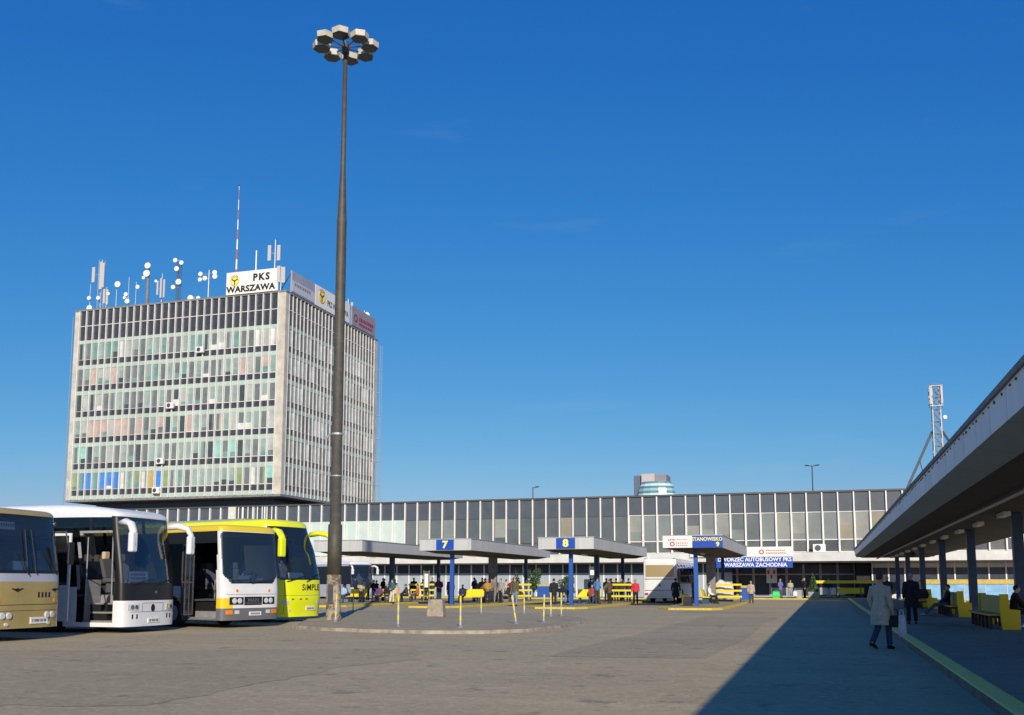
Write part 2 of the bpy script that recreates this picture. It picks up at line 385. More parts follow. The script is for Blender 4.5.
# ------------------------------------------------------------------ ground
def sheet(name, poly, z, m):
    mb=MB(); mb.add([(x,y,z) for x,y in poly],[tuple(range(len(poly)))]); return struct(name,mb,m)
sheet('ground',[(-900,-300),(900,-300),(900,1500),(-900,1500)],-.02,M['earth'])
sheet('road',[(-120,-40),(40,-40),(40,97.2),(-120,97.2)],0,M['road'])
def kerbed(name, poly, top, m_top, m_kerb, w=.3, kname='kerb', kh=.004, m_face=None):
    """raised pavement: asphalt top and a kerb ring round it"""
    n=len(poly); c=Vector((sum(p[0] for p in poly)/n,sum(p[1] for p in poly)/n))
    P=[Vector(p) for p in poly]; inner=[]
    for i in range(n):
        a=(P[i]-P[i-1]).normalized(); b=(P[(i+1)%n]-P[i]).normalized()
        na=Vector((-a.y,a.x)); nb=Vector((-b.y,b.x)); nn=(na+nb); nn=nn/max(.3,nn.dot(na))
        inner.append(P[i]+nn*w)
    mb=MB(); mb.prism([tuple(p) for p in inner],-.05,top); struct(name,mb,m_top)
    k=MB(); vs=[]; 
    for p,q in zip(P,inner): vs+=[(p.x,p.y,-.05),(p.x,p.y,top+kh-.015),(p.x+(q.x-p.x)*.12,p.y+(q.y-p.y)*.12,top+kh),(q.x,q.y,top+kh),(q.x,q.y,top-.02)]
    fs=[]
    for i in range(n):
        j=(i+1)%n
        for t in range(4): fs.append((i*5+t,j*5+t,j*5+t+1,i*5+t+1))
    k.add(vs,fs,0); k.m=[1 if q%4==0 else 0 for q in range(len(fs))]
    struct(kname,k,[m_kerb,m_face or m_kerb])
# lamp island (rounded end), counter-clockwise
isl=[(-46,42),(-18.2,29.6),(-15.3,28.6),(-13.2,27.9),(-11.2,27.7),(-9.7,28.2),(-8.7,29.6),(-8.4,32.5),(-8.7,37),(-9.6,40),(-11.5,42.2),(-14.5,43.6),(-22,47),(-46,58)]
isl=[(-17.6,31.3),(-17.0,29.9),(-15.3,28.7),(-13.2,28.0),(-11.2,27.8),(-9.7,28.3),(-8.7,29.7),(-8.4,32.5),(-8.6,37),(-9.4,40.2),(-11.0,42.6),(-13.5,44.6),(-18,46.6),(-22.8,47.2),(-24.2,46),(-21.5,40)]
kerbed('lamp_island',isl,.1,M['bay'],M['kerbstone'],.15,'island_kerb')
# shelter islands
SH=[(6,-30.85),(7,-23.2),(8,-15.2),(9,-7.4)]
for n,cx in SH:
    pl=[(cx-1.75,57.6),(cx-1.0,56.5),(cx+1.4,56.5),(cx+1.9,57.6),(cx+2.0,70),(cx+1.9,82),(cx+.9,84),(cx-.9,84),(cx-1.8,82)]
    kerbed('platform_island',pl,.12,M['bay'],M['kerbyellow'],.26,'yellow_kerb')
# long platform under the right canopy
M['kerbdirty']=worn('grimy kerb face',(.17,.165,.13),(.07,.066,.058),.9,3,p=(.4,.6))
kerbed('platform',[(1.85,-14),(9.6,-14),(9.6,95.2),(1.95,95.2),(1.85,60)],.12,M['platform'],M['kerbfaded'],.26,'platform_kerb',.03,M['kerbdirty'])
# forecourt in front of the hall
kerbed('forecourt',[(-30,93.2),(-9.6,93.2),(-8.4,95.4),(34,95.4),(34,101.5),(-110,101.5),(-110,96.6),(-31,96.6)],.11,M['paving'],M['kerbyellow'],.25,'forecourt_kerb')
# painted bay lines, thin and worn
mb=MB()
for (x0,y0,x1,y1,wd) in [(-8.4,47.5,-12.8,47.7,.12),(-13.6,47.9,-17,48.3,.12),(-6.6,53,-10.6,53.2,.12)]:
    d=Vector((x1-x0,y1-y0)).normalized(); nn=Vector((-d.y,d.x))*wd/2
    mb.add([(x0-nn.x,y0-nn.y,.004),(x1-nn.x,y1-nn.y,.004),(x1+nn.x,y1+nn.y,.004),(x0+nn.x,y0+nn.y,.004)],[(0,1,2,3)])
M['roadline']=worn('worn white line',(.5,.48,.43),(.2,.185,.165),.95,3,p=(.4,.6))
struct('road_marking',mb,M['roadline'])
# resurfaced strips of different age
M['oldroad']=asphalt('older asphalt',(.50,.41,.25),(.36,.30,.185),(.61,.505,.325),.2)
M['newroad']=asphalt('newer asphalt',(.48,.395,.25),(.35,.29,.19),(.58,.49,.33),.2)
def blob(pts,z,m):
    rg=random.Random(5); out=[]
    for i,(x,y) in enumerate(pts):
        x2,y2=pts[(i+1)%len(pts)]
        for k in range(8):
            u=k/8; out.append((x+(x2-x)*u+rg.uniform(-.12,.12),y+(y2-y)*u+rg.uniform(-.12,.12)))
    sheet('asphalt_patch',out,z,m)
blob([(-24,9),(-12,9.5),(-8.0,10.5),(-8.1,13.4),(-8.3,16.3),(-7.7,18.4),(-9,21.8),(-11.6,20.6),(-14,19.2),(-24,16.5)],.004,M['oldroad'])
blob([(-5.5,20),(-2.2,20.5),(-2.0,46),(-5.2,47)],.004,M['newroad'])
blob([(-7,50.5),(-3,50),(-1.8,54),(-7,55)],.004,M['oldroad'])

# ------------------------------------------------------------------ hall
HX0,HX1,HY=-92.6,45.0,100.0
hall=thing('terminal_hall','long low glazed bus station hall with white vertical fins and a dark slate top band','building',(-23,HY,0))
O=(-23,HY,0)
mb=MB(); mb.box(HX0,HX1,HY+.30,126,4.45,10.25); mb.box(HX0,-10.2,101.45,126,0,4.45); mb.box(3.0,HX1,101.45,126,0,4.45); mb.box(-10.2,3.0,105.0,126,0,4.45)
mb.build('wall',M['darkvoid'],hall,O)
mb=MB(); mb.box(HX0-.2,HX1+.2,HY-.12,126.2,10.25,10.33); mb.build('roof',M['roof'],hall,O)
mb=MB(); mb.box(HX0,HX1,HY-.14,HY-.12+.02,10.165,10.34); mb.build('roof_trim',M['steeldark'],hall,O)
BW=1.447; X0=-49.1
rs=random.Random(3)
WP=[mat('hall window %d'%i,c,.10,.12,.5,coat=.3) for i,c in enumerate([(.125,.15,.155),(.095,.115,.125),(.20,.23,.225),(.115,.135,.14),(.08,.10,.115),(.27,.25,.19),(.27,.28,.255)])]
WT=[mat('hall transom pane %d'%i,c,.10,.2,.6,coat=.3) for i,c in enumerate([(.06,.075,.085),(.085,.10,.105),(.11,.125,.12)])]
k0,k1=-30,64
for k in range(k0,k1):
    x=X0+k*BW
    f=MB(); f.box(x-.058,x+.058,HY-.22,HY+.02,4.46,10.16); f.build('fin',M['finhall'],hall,O)
    if k==k1-1: continue
    a,b=x+.061,x+BW-.061
    p=MB(); p.box(a,b,HY+.02,HY+.1,8.32,10.16); p.build('top_panel',M['spandrelhall'],hall,O)
    if x < -44.6:
        p=MB(); p.box(a,b,HY+.01,HY+.09,4.5,8.3); p.build('light_panel',M['mintlight'],hall,O)
        continue
    right = x>-20
    wi=rs.choice([0,0,1,1,3,4,2]) if not right else rs.choice([0,2,2,6,0,3] if x<-6 else [2,6,6,5,0,2])
    if k in (16,): wi=5
    if k in (5,11): wi=6
    fr=MB(); fr.box(a+.03,b-.03,HY+.02,HY+.075,8.26,8.32); fr.box(a+.03,b-.03,HY+.0,HY+.075,5.60,5.68); fr.box(a+.03,b-.03,HY+.02,HY+.075,4.46,4.52); fr.box(a,a+.03,HY+.02,HY+.075,4.46,8.32); fr.box(b-.03,b,HY+.02,HY+.075,4.46,8.32)
    wf=fr.build('window',M['finhall'] if right else M['steeldark'],hall,O)
    g=MB(); 
    g.box(a,b,HY+.08,HY+.12,5.68,8.26,0)
    wl=rs.choice([0,1,2]) if right else rs.choice([0,1,1])
    g.box(a,b,HY+.08,HY+.12,4.52,5.60,1)
    mats=[WP[wi],WT[wl]]
    if rs.random()<.45:      # a blind or curtain behind the pane
        h=rs.uniform(.5,1.6); g.box(a+.05,b-.05,HY+.06,HY+.079,5.75,5.75+h,2); mats.append(WP[rs.choice([2,5,6])] if right else WP[rs.choice([4,1,2])])
    g.build('pane',mats,wf,O)
# pale concrete band over the ground floor
mb=MB(); mb.box(HX0,HX1,98.6,HY+.3,3.55,4.40); mb.build('canopy_band',M['bandwhite'],hall,O,bevel=.02)
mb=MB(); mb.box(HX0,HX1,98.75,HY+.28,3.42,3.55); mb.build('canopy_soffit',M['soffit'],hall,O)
# ground floor
GY=101.2
for k in range(-4,28):
    x=X0+k*BW; a,b=x+.06,x+BW-.06
    m_=MB(); m_.box(x-.06,x+.06,GY-.08,GY+.06,.11,3.42); m_.build('mullion',M['finhall'],hall,O)
    lp=MB(); lp.box(a,b,GY-.02,GY+.06,.11,2.55); lp.build('wall_panel',M['greypanel'],hall,O)
    gw=MB(); gw.box(a,b,GY,GY+.06,2.6,3.40); gw.build('ground_floor_window',M['darkglass'],hall,O)
for k in range(37,62):
    x=X0+k*BW; a,b=x+.06,x+BW-.06
    m_=MB(); m_.box(x-.06,x+.06,GY-.08,GY+.06,.11,3.42); m_.build('mullion',M['finhall'],hall,O)
    gw=MB(); gw.box(a,b,GY,GY+.06,.5,2.9); gw.build('ground_floor_window',M['darkglass'],hall,O)
    lp=MB(); lp.box(a,b,GY-.02,GY+.06,2.95,3.40); lp.box(a,b,GY-.02,GY+.06,.11,.46); lp.build('wall_panel',M['bandwhite'],hall,O)
# entrance doors in the recess
for i in range(8):
    x=-10.0+i*1.62
    d=MB(); d.box(x,x+.1,103.9,104.0,.11,3.4); d.box(x+1.5,x+1.6,103.9,104.0,.11,3.4); d.box(x+.1,x+1.5,103.9,104,2.3,2.42); d.box(x+.1,x+1.5,103.9,104,.11,.25)
    dd=d.build('door',M['steel'],hall,O)
    g=MB(); g.box(x+.1,x+1.5,103.94,103.97,.25,2.3); g.box(x+.1,x+1.5,103.94,103.97,2.42,3.4); g.build('pane',M['darkglass'],dd,O)
# poster columns inside the entrance
for (x,m1) in ((-4.9,'red'),):
    mb=MB(); mb.box(x-.5,x+.5,101.9,102.0,1.5,3.0); e=mb.build('poster',M['paper'],origin=(x,102,1.5))
    tag(e,'white poster with red blocks hanging in the dark entrance under the blue sign','poster')
    r=MB(); [r.box(x-.4+i*.28,x-.2+i*.28,101.885,101.899,2.4-j*.45,2.75-j*.45) for i in range(3) for j in range(2) if (i+j)%2==0]; r.build('printed_block',M['red'],e,(x,102,1.5))

# ground floor fill block left of tower: pale pillar and close fins
mb=MB(); mb.box(-65.3,-64.3,HY-.42,HY-.27,4.5,10.2); mb.build('broad_pillar',M['bandwhite'],hall,O)
for i in range(8):
    x=-64.0+i*.62
    f=MB(); f.box(x-.05,x+.05,HY-.34,HY-.265,8.3,10.15); f.build('thin_fin',M['finhall'],hall,O)

M['finside']=mat('side fins',(.52,.515,.50),.5,.15,1.5); M['panelgrey']=mat('antenna grey',(.5,.5,.5),.5)  # side fins: darker copy of the fin colour, dimmer side light painted in
# ------------------------------------------------------------------ tower
TX0,TX1,TY0,TY1=-88.2,-58.5,99.5,124.5
TZ=11.55; SH_=3.24; NS=6; ZT=TZ+NS*SH_; ZR=35.15
tower=thing('office_tower','tall office block with mint window bands and white fins standing over the hall','building',(-73.8,113,0)); TO=(-73.8,113,0)
mb=MB(); mb.box(TX0+.35,TX1-.35,TY0+.35,TY1-.35,TZ,ZR); mb.build('wall',M['darkvoid'],tower,TO)
mb=MB(); mb.box(TX0+2.5,TX1-2.5,TY0+2.5,TY1-2,9.5,TZ); mb.build('recessed_storey',M['spandrel'],tower,TO)
mb=MB(); mb.box(TX0,TX1,TY0,TY1,TZ-.25,TZ); mb.build('floor_slab',M['concretegrey'],tower,TO)
mb=MB(); mb.box(TX0-.05,TX1+.05,TY0-.05,TY1+.05,ZR,ZR+.22); mb.build('roof',M['concretegrey'],tower,TO)
CW=.95
for (x0,x1,y0,y1) in ((TX1-CW,TX1,TY0,TY0+.8),(TX0,TX0+.8,TY0,TY0+.6),(TX1-.6,TX1,TY1-1.0,TY1),(TX0,TX0+.6,TY1-.6,TY1)):
    mb=MB(); mb.box(x0,x1,y0,y1,TZ,ZR); mb.build('corner_pillar',M['towerconc'],tower,TO)
pal={'mint':(.26,.35,.325),'pale':(.38,.42,.40),'teal':(.16,.30,.28),'dark':(.06,.08,.085),'grey':(.15,.18,.18),'pink':(.46,.36,.32),'white':(.62,.62,.60),'blue':(.06,.22,.60),'ochre':(.45,.36,.13),'green':(.25,.33,.17),'aqua':(.26,.52,.47)}
PK=list(pal); PM=[mat('tower pane '+k,c,.14,.16,.9,coat=.25) for k,c in pal.items()]
rows=[ # from the bottom storey up: weighted palettes
 ['mint','pale','aqua','mint','grey','mint','mint','green'],
 ['grey','aqua','mint','dark','grey','mint','mint','pale'],
 ['pale','grey','mint','pale','grey','pink','dark','mint'],
 ['grey','mint','dark','mint','pale','grey','mint','mint'],
 ['pale','pink','grey','mint','pale','teal','mint','grey'],
 ['mint','pale','mint','grey','teal','grey','mint','pale']]
nb=28; fx0=TX0+.8; bw=(TX1-CW-fx0)/nb
rt=random.Random(12)
def openframe(mb,x0,x1,z0,z1,y,t=.05,mi=0):
    mb.box(x0,x0+t,y,y+.05,z0,z1,mi); mb.box(x1-t,x1,y,y+.05,z0,z1,mi); mb.box(x0+t,x1-t,y,y+.05,z0,z0+t,mi); mb.box(x0+t,x1-t,y,y+.05,z1-t,z1,mi)
rest=MB(); 
for s in range(NS):
    zb=TZ+s*SH_
    for i in range(nb):
        x=fx0+i*bw
        c=rt.choice(rows[s])
        if s==0 and 1<=i<=6: c='blue' if i!=3 else 'teal'
        if s==0 and i in (11,): c='ochre'
        if s==0 and i==12: c='blue'
        if s==2 and i in (2,3,6,7): c='pink'
        if s==1 and i in (0,1): c='aqua'
        mi=PK.index(c)
        a,b=x+.055,x+bw-.055; z0,z1=zb+1.22,zb+SH_-.02
        half=rt.random()
        def fill(mb,base):
            mb.box(a,b,TY0+.10,TY0+.14,z0,z1,base[0])
            if half<.35: mb.box(a+.03,b-.03,TY0+.085,TY0+.099,z0+.05,z0+rt.uniform(.35,.8),base[1])
            elif half>.88: mb.box(a+.03,a+(b-a)*.5,TY0+.085,TY0+.099,z0+.03,z1-.03,base[1])
        if i>=nb-16:
            fr=MB(); openframe(fr,a,b,z0,z1,TY0+.06,.035); w_=fr.build('window',M['fin'],tower,TO)
            g=MB(); fill(g,(0,1)); g.build('pane',[PM[mi],PM[PK.index(rt.choice(['dark','white','grey','teal']))]],w_,TO)
        else:
            fill(rest,(mi,PK.index(rt.choice(['dark','white','grey','teal']))))
nr=26; ry0=TY0+.8; rw=(TY1-1.0-ry0)/nr
for s in range(NS):
    zb=TZ+s*SH_
    for i in range(nr):
        y=ry0+i*rw
        c=rt.choice(['white','pale','grey','dark','grey','mint','dark','pale'])
        rest.box(TX1-.14,TX1-.10,y+.055,y+rw-.055,zb+1.22,zb+SH_-.02,PK.index(c))
ro=rest.build('window',PM,tower,TO); ro['kind']='stuff'
for s in range(NS):
    zb=TZ+s*SH_
    mb=MB(); mb.box(fx0,TX1-CW,TY0+.05,TY0+.2,zb,zb+.50); mb.build('pale_band',M['mint'],tower,TO)
    mb=MB(); mb.box(TX1-.2,TX1-.05,ry0,TY1-1.0,zb,zb+.50); mb.build('pale_band',M['mint'],tower,TO)
    mb=MB(); mb.box(fx0,TX1-CW,TY0+.09,TY0+.2,zb+.50,zb+1.18); mb.build('dark_band',M['spandrel'],tower,TO)
    mb=MB(); mb.box(TX1-.2,TX1-.09,ry0,TY1-1.0,zb+.50,zb+1.18); mb.build('dark_band',M['spandrel'],tower,TO)
    mb=MB(); mb.box(fx0,TX1-CW,TY0+.04,TY0+.2,zb+1.18,zb+1.22); mb.build('window_sill',M['fin'],tower,TO)
    mb=MB(); mb.box(TX1-.2,TX1-.04,ry0,TY1-1.0,zb+1.18,zb+1.22); mb.build('window_sill',M['fin'],tower,TO)
mb=MB(); mb.box(fx0,TX1-CW,TY0+.05,TY0+.2,ZT,ZT+.42); mb.build('pale_band',M['mint'],tower,TO)
mb=MB(); mb.box(TX1-.2,TX1-.05,ry0,TY1-1.0,ZT,ZT+.42); mb.build('pale_band',M['mint'],tower,TO)
for (z0,z1) in ((ZT+.42,ZT+2.2),(ZT+2.28,ZR)):
    mb=MB(); mb.box(fx0,TX1-CW,TY0+.09,TY0+.2,z0,z1); mb.build('attic_panel',M['spandrel'],tower,TO)
    mb=MB(); mb.box(TX1-.2,TX1-.09,ry0,TY1-1.0,z0,z1); mb.build('attic_panel',M['spandrel'],tower,TO)
mb=MB(); mb.box(fx0,TX1-CW,TY0+.03,TY0+.2,ZT+2.2,ZT+2.28); mb.box(TX1-.2,TX1-.03,ry0,TY1-1.0,ZT+2.2,ZT+2.28); mb.build('attic_rail',M['fin'],tower,TO)
for i in range(nb+1):
    x=fx0+i*bw
    f=MB(); f.box(x-.05,x+.05,TY0-.16,TY0+.1,TZ+.02,ZR-.01); f.build('fin',M['fin'],tower,TO)
for i in range(nr+1):
    y=ry0+i*rw
    f=MB(); f.box(TX1-.1,TX1+.06,y-.04,y+.04,TZ+.02,ZR-.01); f.build('fin',M['finside'],tower,TO)
# lightning-conductor rods held off the corners by brackets
for (x,y) in ((TX0-.65,TY0+.4),(TX1+.2,TY1+.5),(TX1+.2,TY1+1.1)):
    mb=MB(); mb.tube([(x,y,10.3),(x,y,ZR-.5)],.045,6)
    for s in range(NS+1):
        zz=TZ+s*SH_+.1; tx=TX0 if x<-80 else TX1-.4; ty=y if x<-80 else TY1
        mb.tube([(x,y,zz),(tx,ty,zz)],.03,5)
    mb.build('conductor_rod',M['steel'],tower,TO)

# ------------------------------------------------------------------ tower signs
def emblem(parent, fr, r, origin):
    """round yellow wheel emblem with a Y-shaped spoke and reddish crown on top"""
    e=MB(); n=28
    def ring(r0,r1,z0,z1,mi):
        vs=[];fs=[]
        for j in range(n):
            a=2*math.pi*j/n
            for rr,zz in ((r0,z1),(r1,z1),(r1,z0),(r0,z0)): vs.append(fr@Vector((rr*math.cos(a),rr*math.sin(a),zz)))
        for j in range(n):
            k=(j+1)%n
            for t in range(4): fs.append((j*4+t,k*4+t,k*4+(t+1)%4,j*4+(t+1)%4))
        e.add(vs,fs,mi)
    ring(r*.82,r,.01,.06,0)
    disc=[fr@Vector((r*.82*math.cos(2*math.pi*j/n),r*.82*math.sin(2*math.pi*j/n),.02)) for j in range(n)]
    e.add(disc,[tuple(range(n))],1)
    for a in (90+60,90-60,-90):
        d=Vector((math.cos(R(a)),math.sin(R(a)))); p=Vector((-d.y,d.x))*r*.13
        q=[(p.x,p.y),(p.x+d.x*r*.84,p.y+d.y*r*.84),(-p.x+d.x*r*.84,-p.y+d.y*r*.84),(-p.x,-p.y)]
        e.add([fr@Vector((u,v,.045)) for u,v in q],[(0,1,2,3)],2)
    for j in range(5):
        a=R(52+j*19); 
        e.add([fr@Vector((math.cos(a+s)*r*k,math.sin(a+s)*r*k,.05)) for s,k in ((-.12,1.04),(.12,1.04),(.05,1.3),(-.05,1.3))],[(0,1,2,3)],3)
    return e.build('emblem',[M['gold_emblem'],M['lemon'],M['steeldark'],M['red']],parent,origin)
sg=thing('roof_sign','white rooftop sign with round yellow emblem and black PKS WARSZAWA facing the buses','sign',(-63.1,99.3,35.2)); so_=(-63.1,99.3,35.2)
mb=MB(); mb.box(-66.45,-59.55,99.3,99.5,35.35,38.07); mb.build('board',M['whitesign'],sg,so_,bevel=.01)
mb=MB(); 
for x in (-66,-63.9,-61.8,-60): mb.tube([(x,99.6,38),(x,101.6,35.2)],.05,6); mb.tube([(x,99.6,35.2),(x,99.6,38)],.05,6)
mb.build('support_frame',M['steeldark'],sg,so_)
fr=frame((-65.3,99.3,36.98),(1,0,0)); emblem(sg,fr,.58,so_)
mb=MB(); add_text(mb,'PKS',1.15,frame((-61.75,99.295,37.17),(1,0,0)),spacing=1.30,bold=.055); add_text(mb,'WARSZAWA',1.02,frame((-63.15,99.295,35.92),(1,0,0)),sx=1.06,spacing=1.05,bold=.045)
mb.build('lettering',M['black'],sg,so_)
xs=-58.42
def side_sign(y0,y1,label,bm,top=None):
    o_=(xs,(y0+y1)/2,35.3); s=thing('roof_sign',label,'sign',o_)
    mb=MB(); mb.box(xs-.2,xs,y0,y1,35.45,38.05); mb.build('board',bm,s,o_,bevel=.01)
    mb=MB(); 
    for y in (y0+.4,(y0+y1)/2,y1-.4): mb.tube([(xs-.3,y,38),(xs-2.2,y,35.2)],.05,6)
    mb.build('support_frame',M['steeldark'],s,o_)
    return s,o_
M['signgrey']=mat('sign grey',(.34,.35,.42),.5,.1,1); M['signtaupe']=mat('sign taupe',(.30,.26,.29),.5,.1,1)
s,o_=side_sign(100.6,106.15,'grey rooftop sign with a pale band on the tower side, nearest the corner',M['signgrey'])
mb=MB(); mb.box(xs+.002,xs+.03,100.75,106.0,35.6,36.9); mb.build('pale_band',mat('sign pale',(.52,.54,.60),.5),s,o_)
mb=MB(); 
rb=random.Random(4)
y=101.2
while y<105.0:
    wd=rb.uniform(.2,.42); mb.box(xs+.031,xs+.05,y,y+wd,36.35,36.7); y+=wd+.14
mb.build('lettering',M['greytext'],s,o_)
s,o_=side_sign(106.25,115.6,'white rooftop sign with emblem and PKS WARSZAWA on the side of the tower',M['whitesign'])
emblem(s,frame((xs,107.9,36.85),(0,1,0)),.78,o_)
mb=MB(); add_text(mb,'PKS WARSZAWA',1.05,frame((xs+.005,112.3,36.45),(0,1,0)),sx=.72,bold=.02); mb.build('lettering',M['black'],s,o_)
s,o_=side_sign(116.3,123.5,'taupe rooftop sign with dark red ring and lettering at the far end of the tower',M['signtaupe'])
mb=MB()
n=20; vs=[]; fs=[]
for j in range(n):
    a=2*math.pi*j/n
    vs+=[(xs+.02,117.4+.55*math.cos(a),36.6+.55*math.sin(a)),(xs+.02,117.4+.3*math.cos(a),36.6+.3*math.sin(a))]
for j in range(n): k=(j+1)%n; fs.append((2*j,2*k,2*k+1,2*j+1))
mb.add(vs,fs)
for zz,h in ((36.75,.45),(36.1,.3)):
    y=118.4
    while y<122.6:
        wd=rb.uniform(.25,.5); mb.box(xs+.004,xs+.03,y,y+wd,zz-h/2,zz+h/2); y+=wd+.14
mb.build('lettering',M['maroon'],s,o_)

# ------------------------------------------------------------------ air conditioners on the facades
def ac(x,y,z,label,wd=.95,h=.7,rz=0):
    t=thing('air_conditioner',label,'air conditioner',(x,y,z),rz,'air conditioners hung on the facades')
    b=MB(); b.box(-wd/2,wd/2,-.36,0,0,h); b.build('casing',M['white'],t,bevel=.02)
    f=MB(); f.tube([(-wd*.12,-.365,h/2),(-wd*.12,-.39,h/2)],[h*.38,h*.36],16,up=(0,0,1)); f.build('fan_grille',M['steeldark'],t)
    k=MB(); k.box(-wd*.4,-wd*.34,-.34,0,-.08,0); k.box(wd*.34,wd*.4,-.34,0,-.08,0); k.build('bracket',M['steel'],t)
yA=TY0-.17
ac(-69.6,yA,28.6,'white air conditioner hung below the top row of tower windows')
ac(-73.45,yA,22.1,'white air conditioner in the middle of the tower front')
ac(-74.5,yA,15.5,'white air conditioner two storeys above the tower foot')
ac(-74.9,yA,12.0,'white air conditioner hung at the lowest edge of the tower front')
ac(-.3,99.2,4.42,'white air conditioner with round fan sitting on the hall ledge right of the entrance sign',1.15,.75)

# ------------------------------------------------------------------ roof antennas
def dish(mb_list,parent,c,r,aim):
    """shallow drum dish: rim, white face, back cone"""
    c=Vector(c); a=Vector(aim).normalized(); m=MB()
    m.tube([c-a*r*.55,c-a*r*.25,c,c+a*r*.18,c+a*r*.2],[r*.2,r*.9,r,r,r*.92],14,up=(0,0,1)); return m.build('dish',M['white'],parent,smooth=False)
def antenna(label,x,y,z0,ztop,dishes=(),panels=(),arms=(),lattice=0,r=.06,name='antenna_mast',polem='steel'):
    t=thing(name,label,'antenna',(x,y,z0),0,'antennas on the tower roof')
    m=MB()
    if lattice:
        hgt=ztop-z0; q=lattice/2
        for sx_,sy_ in ((-q,-q),(q,-q),(q,q),(-q,q)): m.tube([(sx_,sy_,0),(sx_,sy_,hgt)],.035,5)
        nz=int(hgt/(lattice*1.3)); 
        for i in range(nz):
            za=i*hgt/nz; zb_=(i+1)*hgt/nz
            for (p,q_) in (((-q,-q),(q,-q)),((q,-q),(q,q)),((q,q),(-q,q)),((-q,q),(-q,-q))):
                m.tube([(*p,za),(*q_,zb_)],.018,4,cap=False)
        m.build('lattice_pole',M[polem],t)
    else:
        m.tube([(0,0,0),(0,0,ztop-z0)],[r,r*.7],8); m.build('pole',M[polem],t)
    for (dx,z,rr,*aim) in dishes:
        a=aim[0] if aim else (.2,-1,0); rr=rr*.85
        mm=MB(); mm.tube([(0,0,z-z0),(dx,-.15,z-z0)],.035,5); mm.build('arm',M['steel'],t)
        dish(None,t,(dx,-.3,z-z0),rr,a)
    for (dx,za,zb_,wd) in panels:
        mm=MB(); mm.box(dx-wd/2,dx+wd/2,-.32,-.14,za-z0,zb_-z0); mm.build('panel',M['panelgrey'],t,bevel=.03)
        mm=MB(); mm.tube([(0,0,(za+zb_)/2-z0),(dx,-.15,(za+zb_)/2-z0)],.035,5); mm.build('arm',M['steel'],t)
    return t
Zr=ZR+.2; AY=101.2
def AX(px): return None
antenna('tall lattice roof mast with two long grey panels at the left end of the tower',-86.0,AY,Zr,42.2,panels=((-1.05,39.3,41.3,.42),(.1,38.3,41.9,.4),(.45,38.5,41.7,.3)),dishes=((-.1,37.2,.3),),lattice=.5)
antenna('short pole with two small dishes standing left of the lattice mast',-87.6,AY,Zr,39.2,dishes=((.1,37.3,.3),(.25,36.0,.42)))
antenna('stubby roof pole with grey panels just right of the lattice mast',-85.1,AY,Zr,38.6,panels=((-.15,36.4,38.3,.3),(.3,36.2,38.2,.3)),dishes=((.5,37.6,.25),))
antenna('thin pole carrying one round white dish above a black bracket',-83.6,AY,Zr,38.6,dishes=((.35,38.7,.45),))
antenna('cluster of two small dishes low on a thin whip pole',-81.8,AY,Zr,39.6,dishes=((-.15,37.3,.3),(.1,36.4,.36),(-.35,36.9,.22)),r=.045)
antenna('thin pole with one small dish held out on its right',-80.7,AY,Zr,38.9,dishes=((.45,38.1,.3),),r=.045)
antenna('stout grey mast topped by two white dishes one above the other',-79.0,AY,Zr,40.8,dishes=((.1,40.7,.45),(0,39.7,.5),(-.45,39.2,.24)),r=.22,polem='concretegrey')
antenna('group of three slim white panel antennas on a braced pole',-76.9,AY,Zr,39.6,panels=((-.45,36.8,38.6,.22),(.05,36.4,38.9,.24),(.5,36.4,38.7,.22)),dishes=((-.7,38.6,.2),))
antenna('lattice mast hung with five small dishes up both its sides',-74.5,AY,Zr,40.9,dishes=((-.4,41.0,.32),(.5,40.6,.32),(-.15,39.9,.36),(.2,38.2,.42),(-.55,37.6,.32)),lattice=.4,polem='steeldark')
antenna('T-shaped roof pole with dish clusters at both ends of its bar',-70.2,AY,Zr,39.4,dishes=((-1.0,38.9,.32),(-1.05,38.2,.3),(-.35,38.3,.34),(1.0,38.9,.34),(1.05,38.4,.36)),r=.09)
antenna('low pair of small dishes sitting just above the roof edge',-72.2,AY,Zr,36.2,dishes=((-.3,36.0,.42),(.8,35.9,.3)))
antenna('slim white whip antenna rising behind the PKS sign',-63.7,AY,Zr,41.2,r=.11,polem='white')
antenna('pole with two long white panels standing over the tower corner',-60.6,100.3,Zr,41.9,panels=((-.62,39.3,41.2,.42),(.62,39.2,41.1,.42)),r=.08)
antenna('pair of short white panels fixed beside the corner of the front roof sign',-59.3,99.6,35.3,38.3,panels=((-.2,36.3,38.3,.42),(.45,36.2,38.1,.42)),r=.06)
antenna('small roof pole with two panels behind the taupe sign',-60.6,119.4,Zr,40.0,panels=((-.2,37.9,39.6,.3),(.7,37.7,39.4,.3)),r=.07)
antenna('leaning dish pole at the far end of the tower roof',-60.4,124.0,Zr,39.6,dishes=((.6,38.9,.4,(.8,-.6,.2)),(.8,37.5,.4,(.9,-.4,0))),r=.06)
# red and white guyed whip mast
t=thing('radio_mast','tall thin red and white striped mast rising behind the PKS sign','antenna',(-66.4,AY,Zr),0)
m1=MB(); m2=MB(); z=0.0; i=0; H_=14.3
while z<H_-.01:
    z2=min(H_,z+1.25); r0=.14-.008*z; r1=.14-.008*z2
    (m1 if i%2==0 else m2).tube([(0,0,z),(0,0,z2)],[max(.03,r0),max(.03,r1)],7); z=z2; i+=1
m1.build('red_section',mat('mast red',(.42,.10,.09),.5),t); m2.build('white_section',M['white'],t)
mm=MB(); mm.ell((0,0,H_+.1),(.12,.12,.16),0,8,6); mm.build('beacon',M['steeldark'],t)

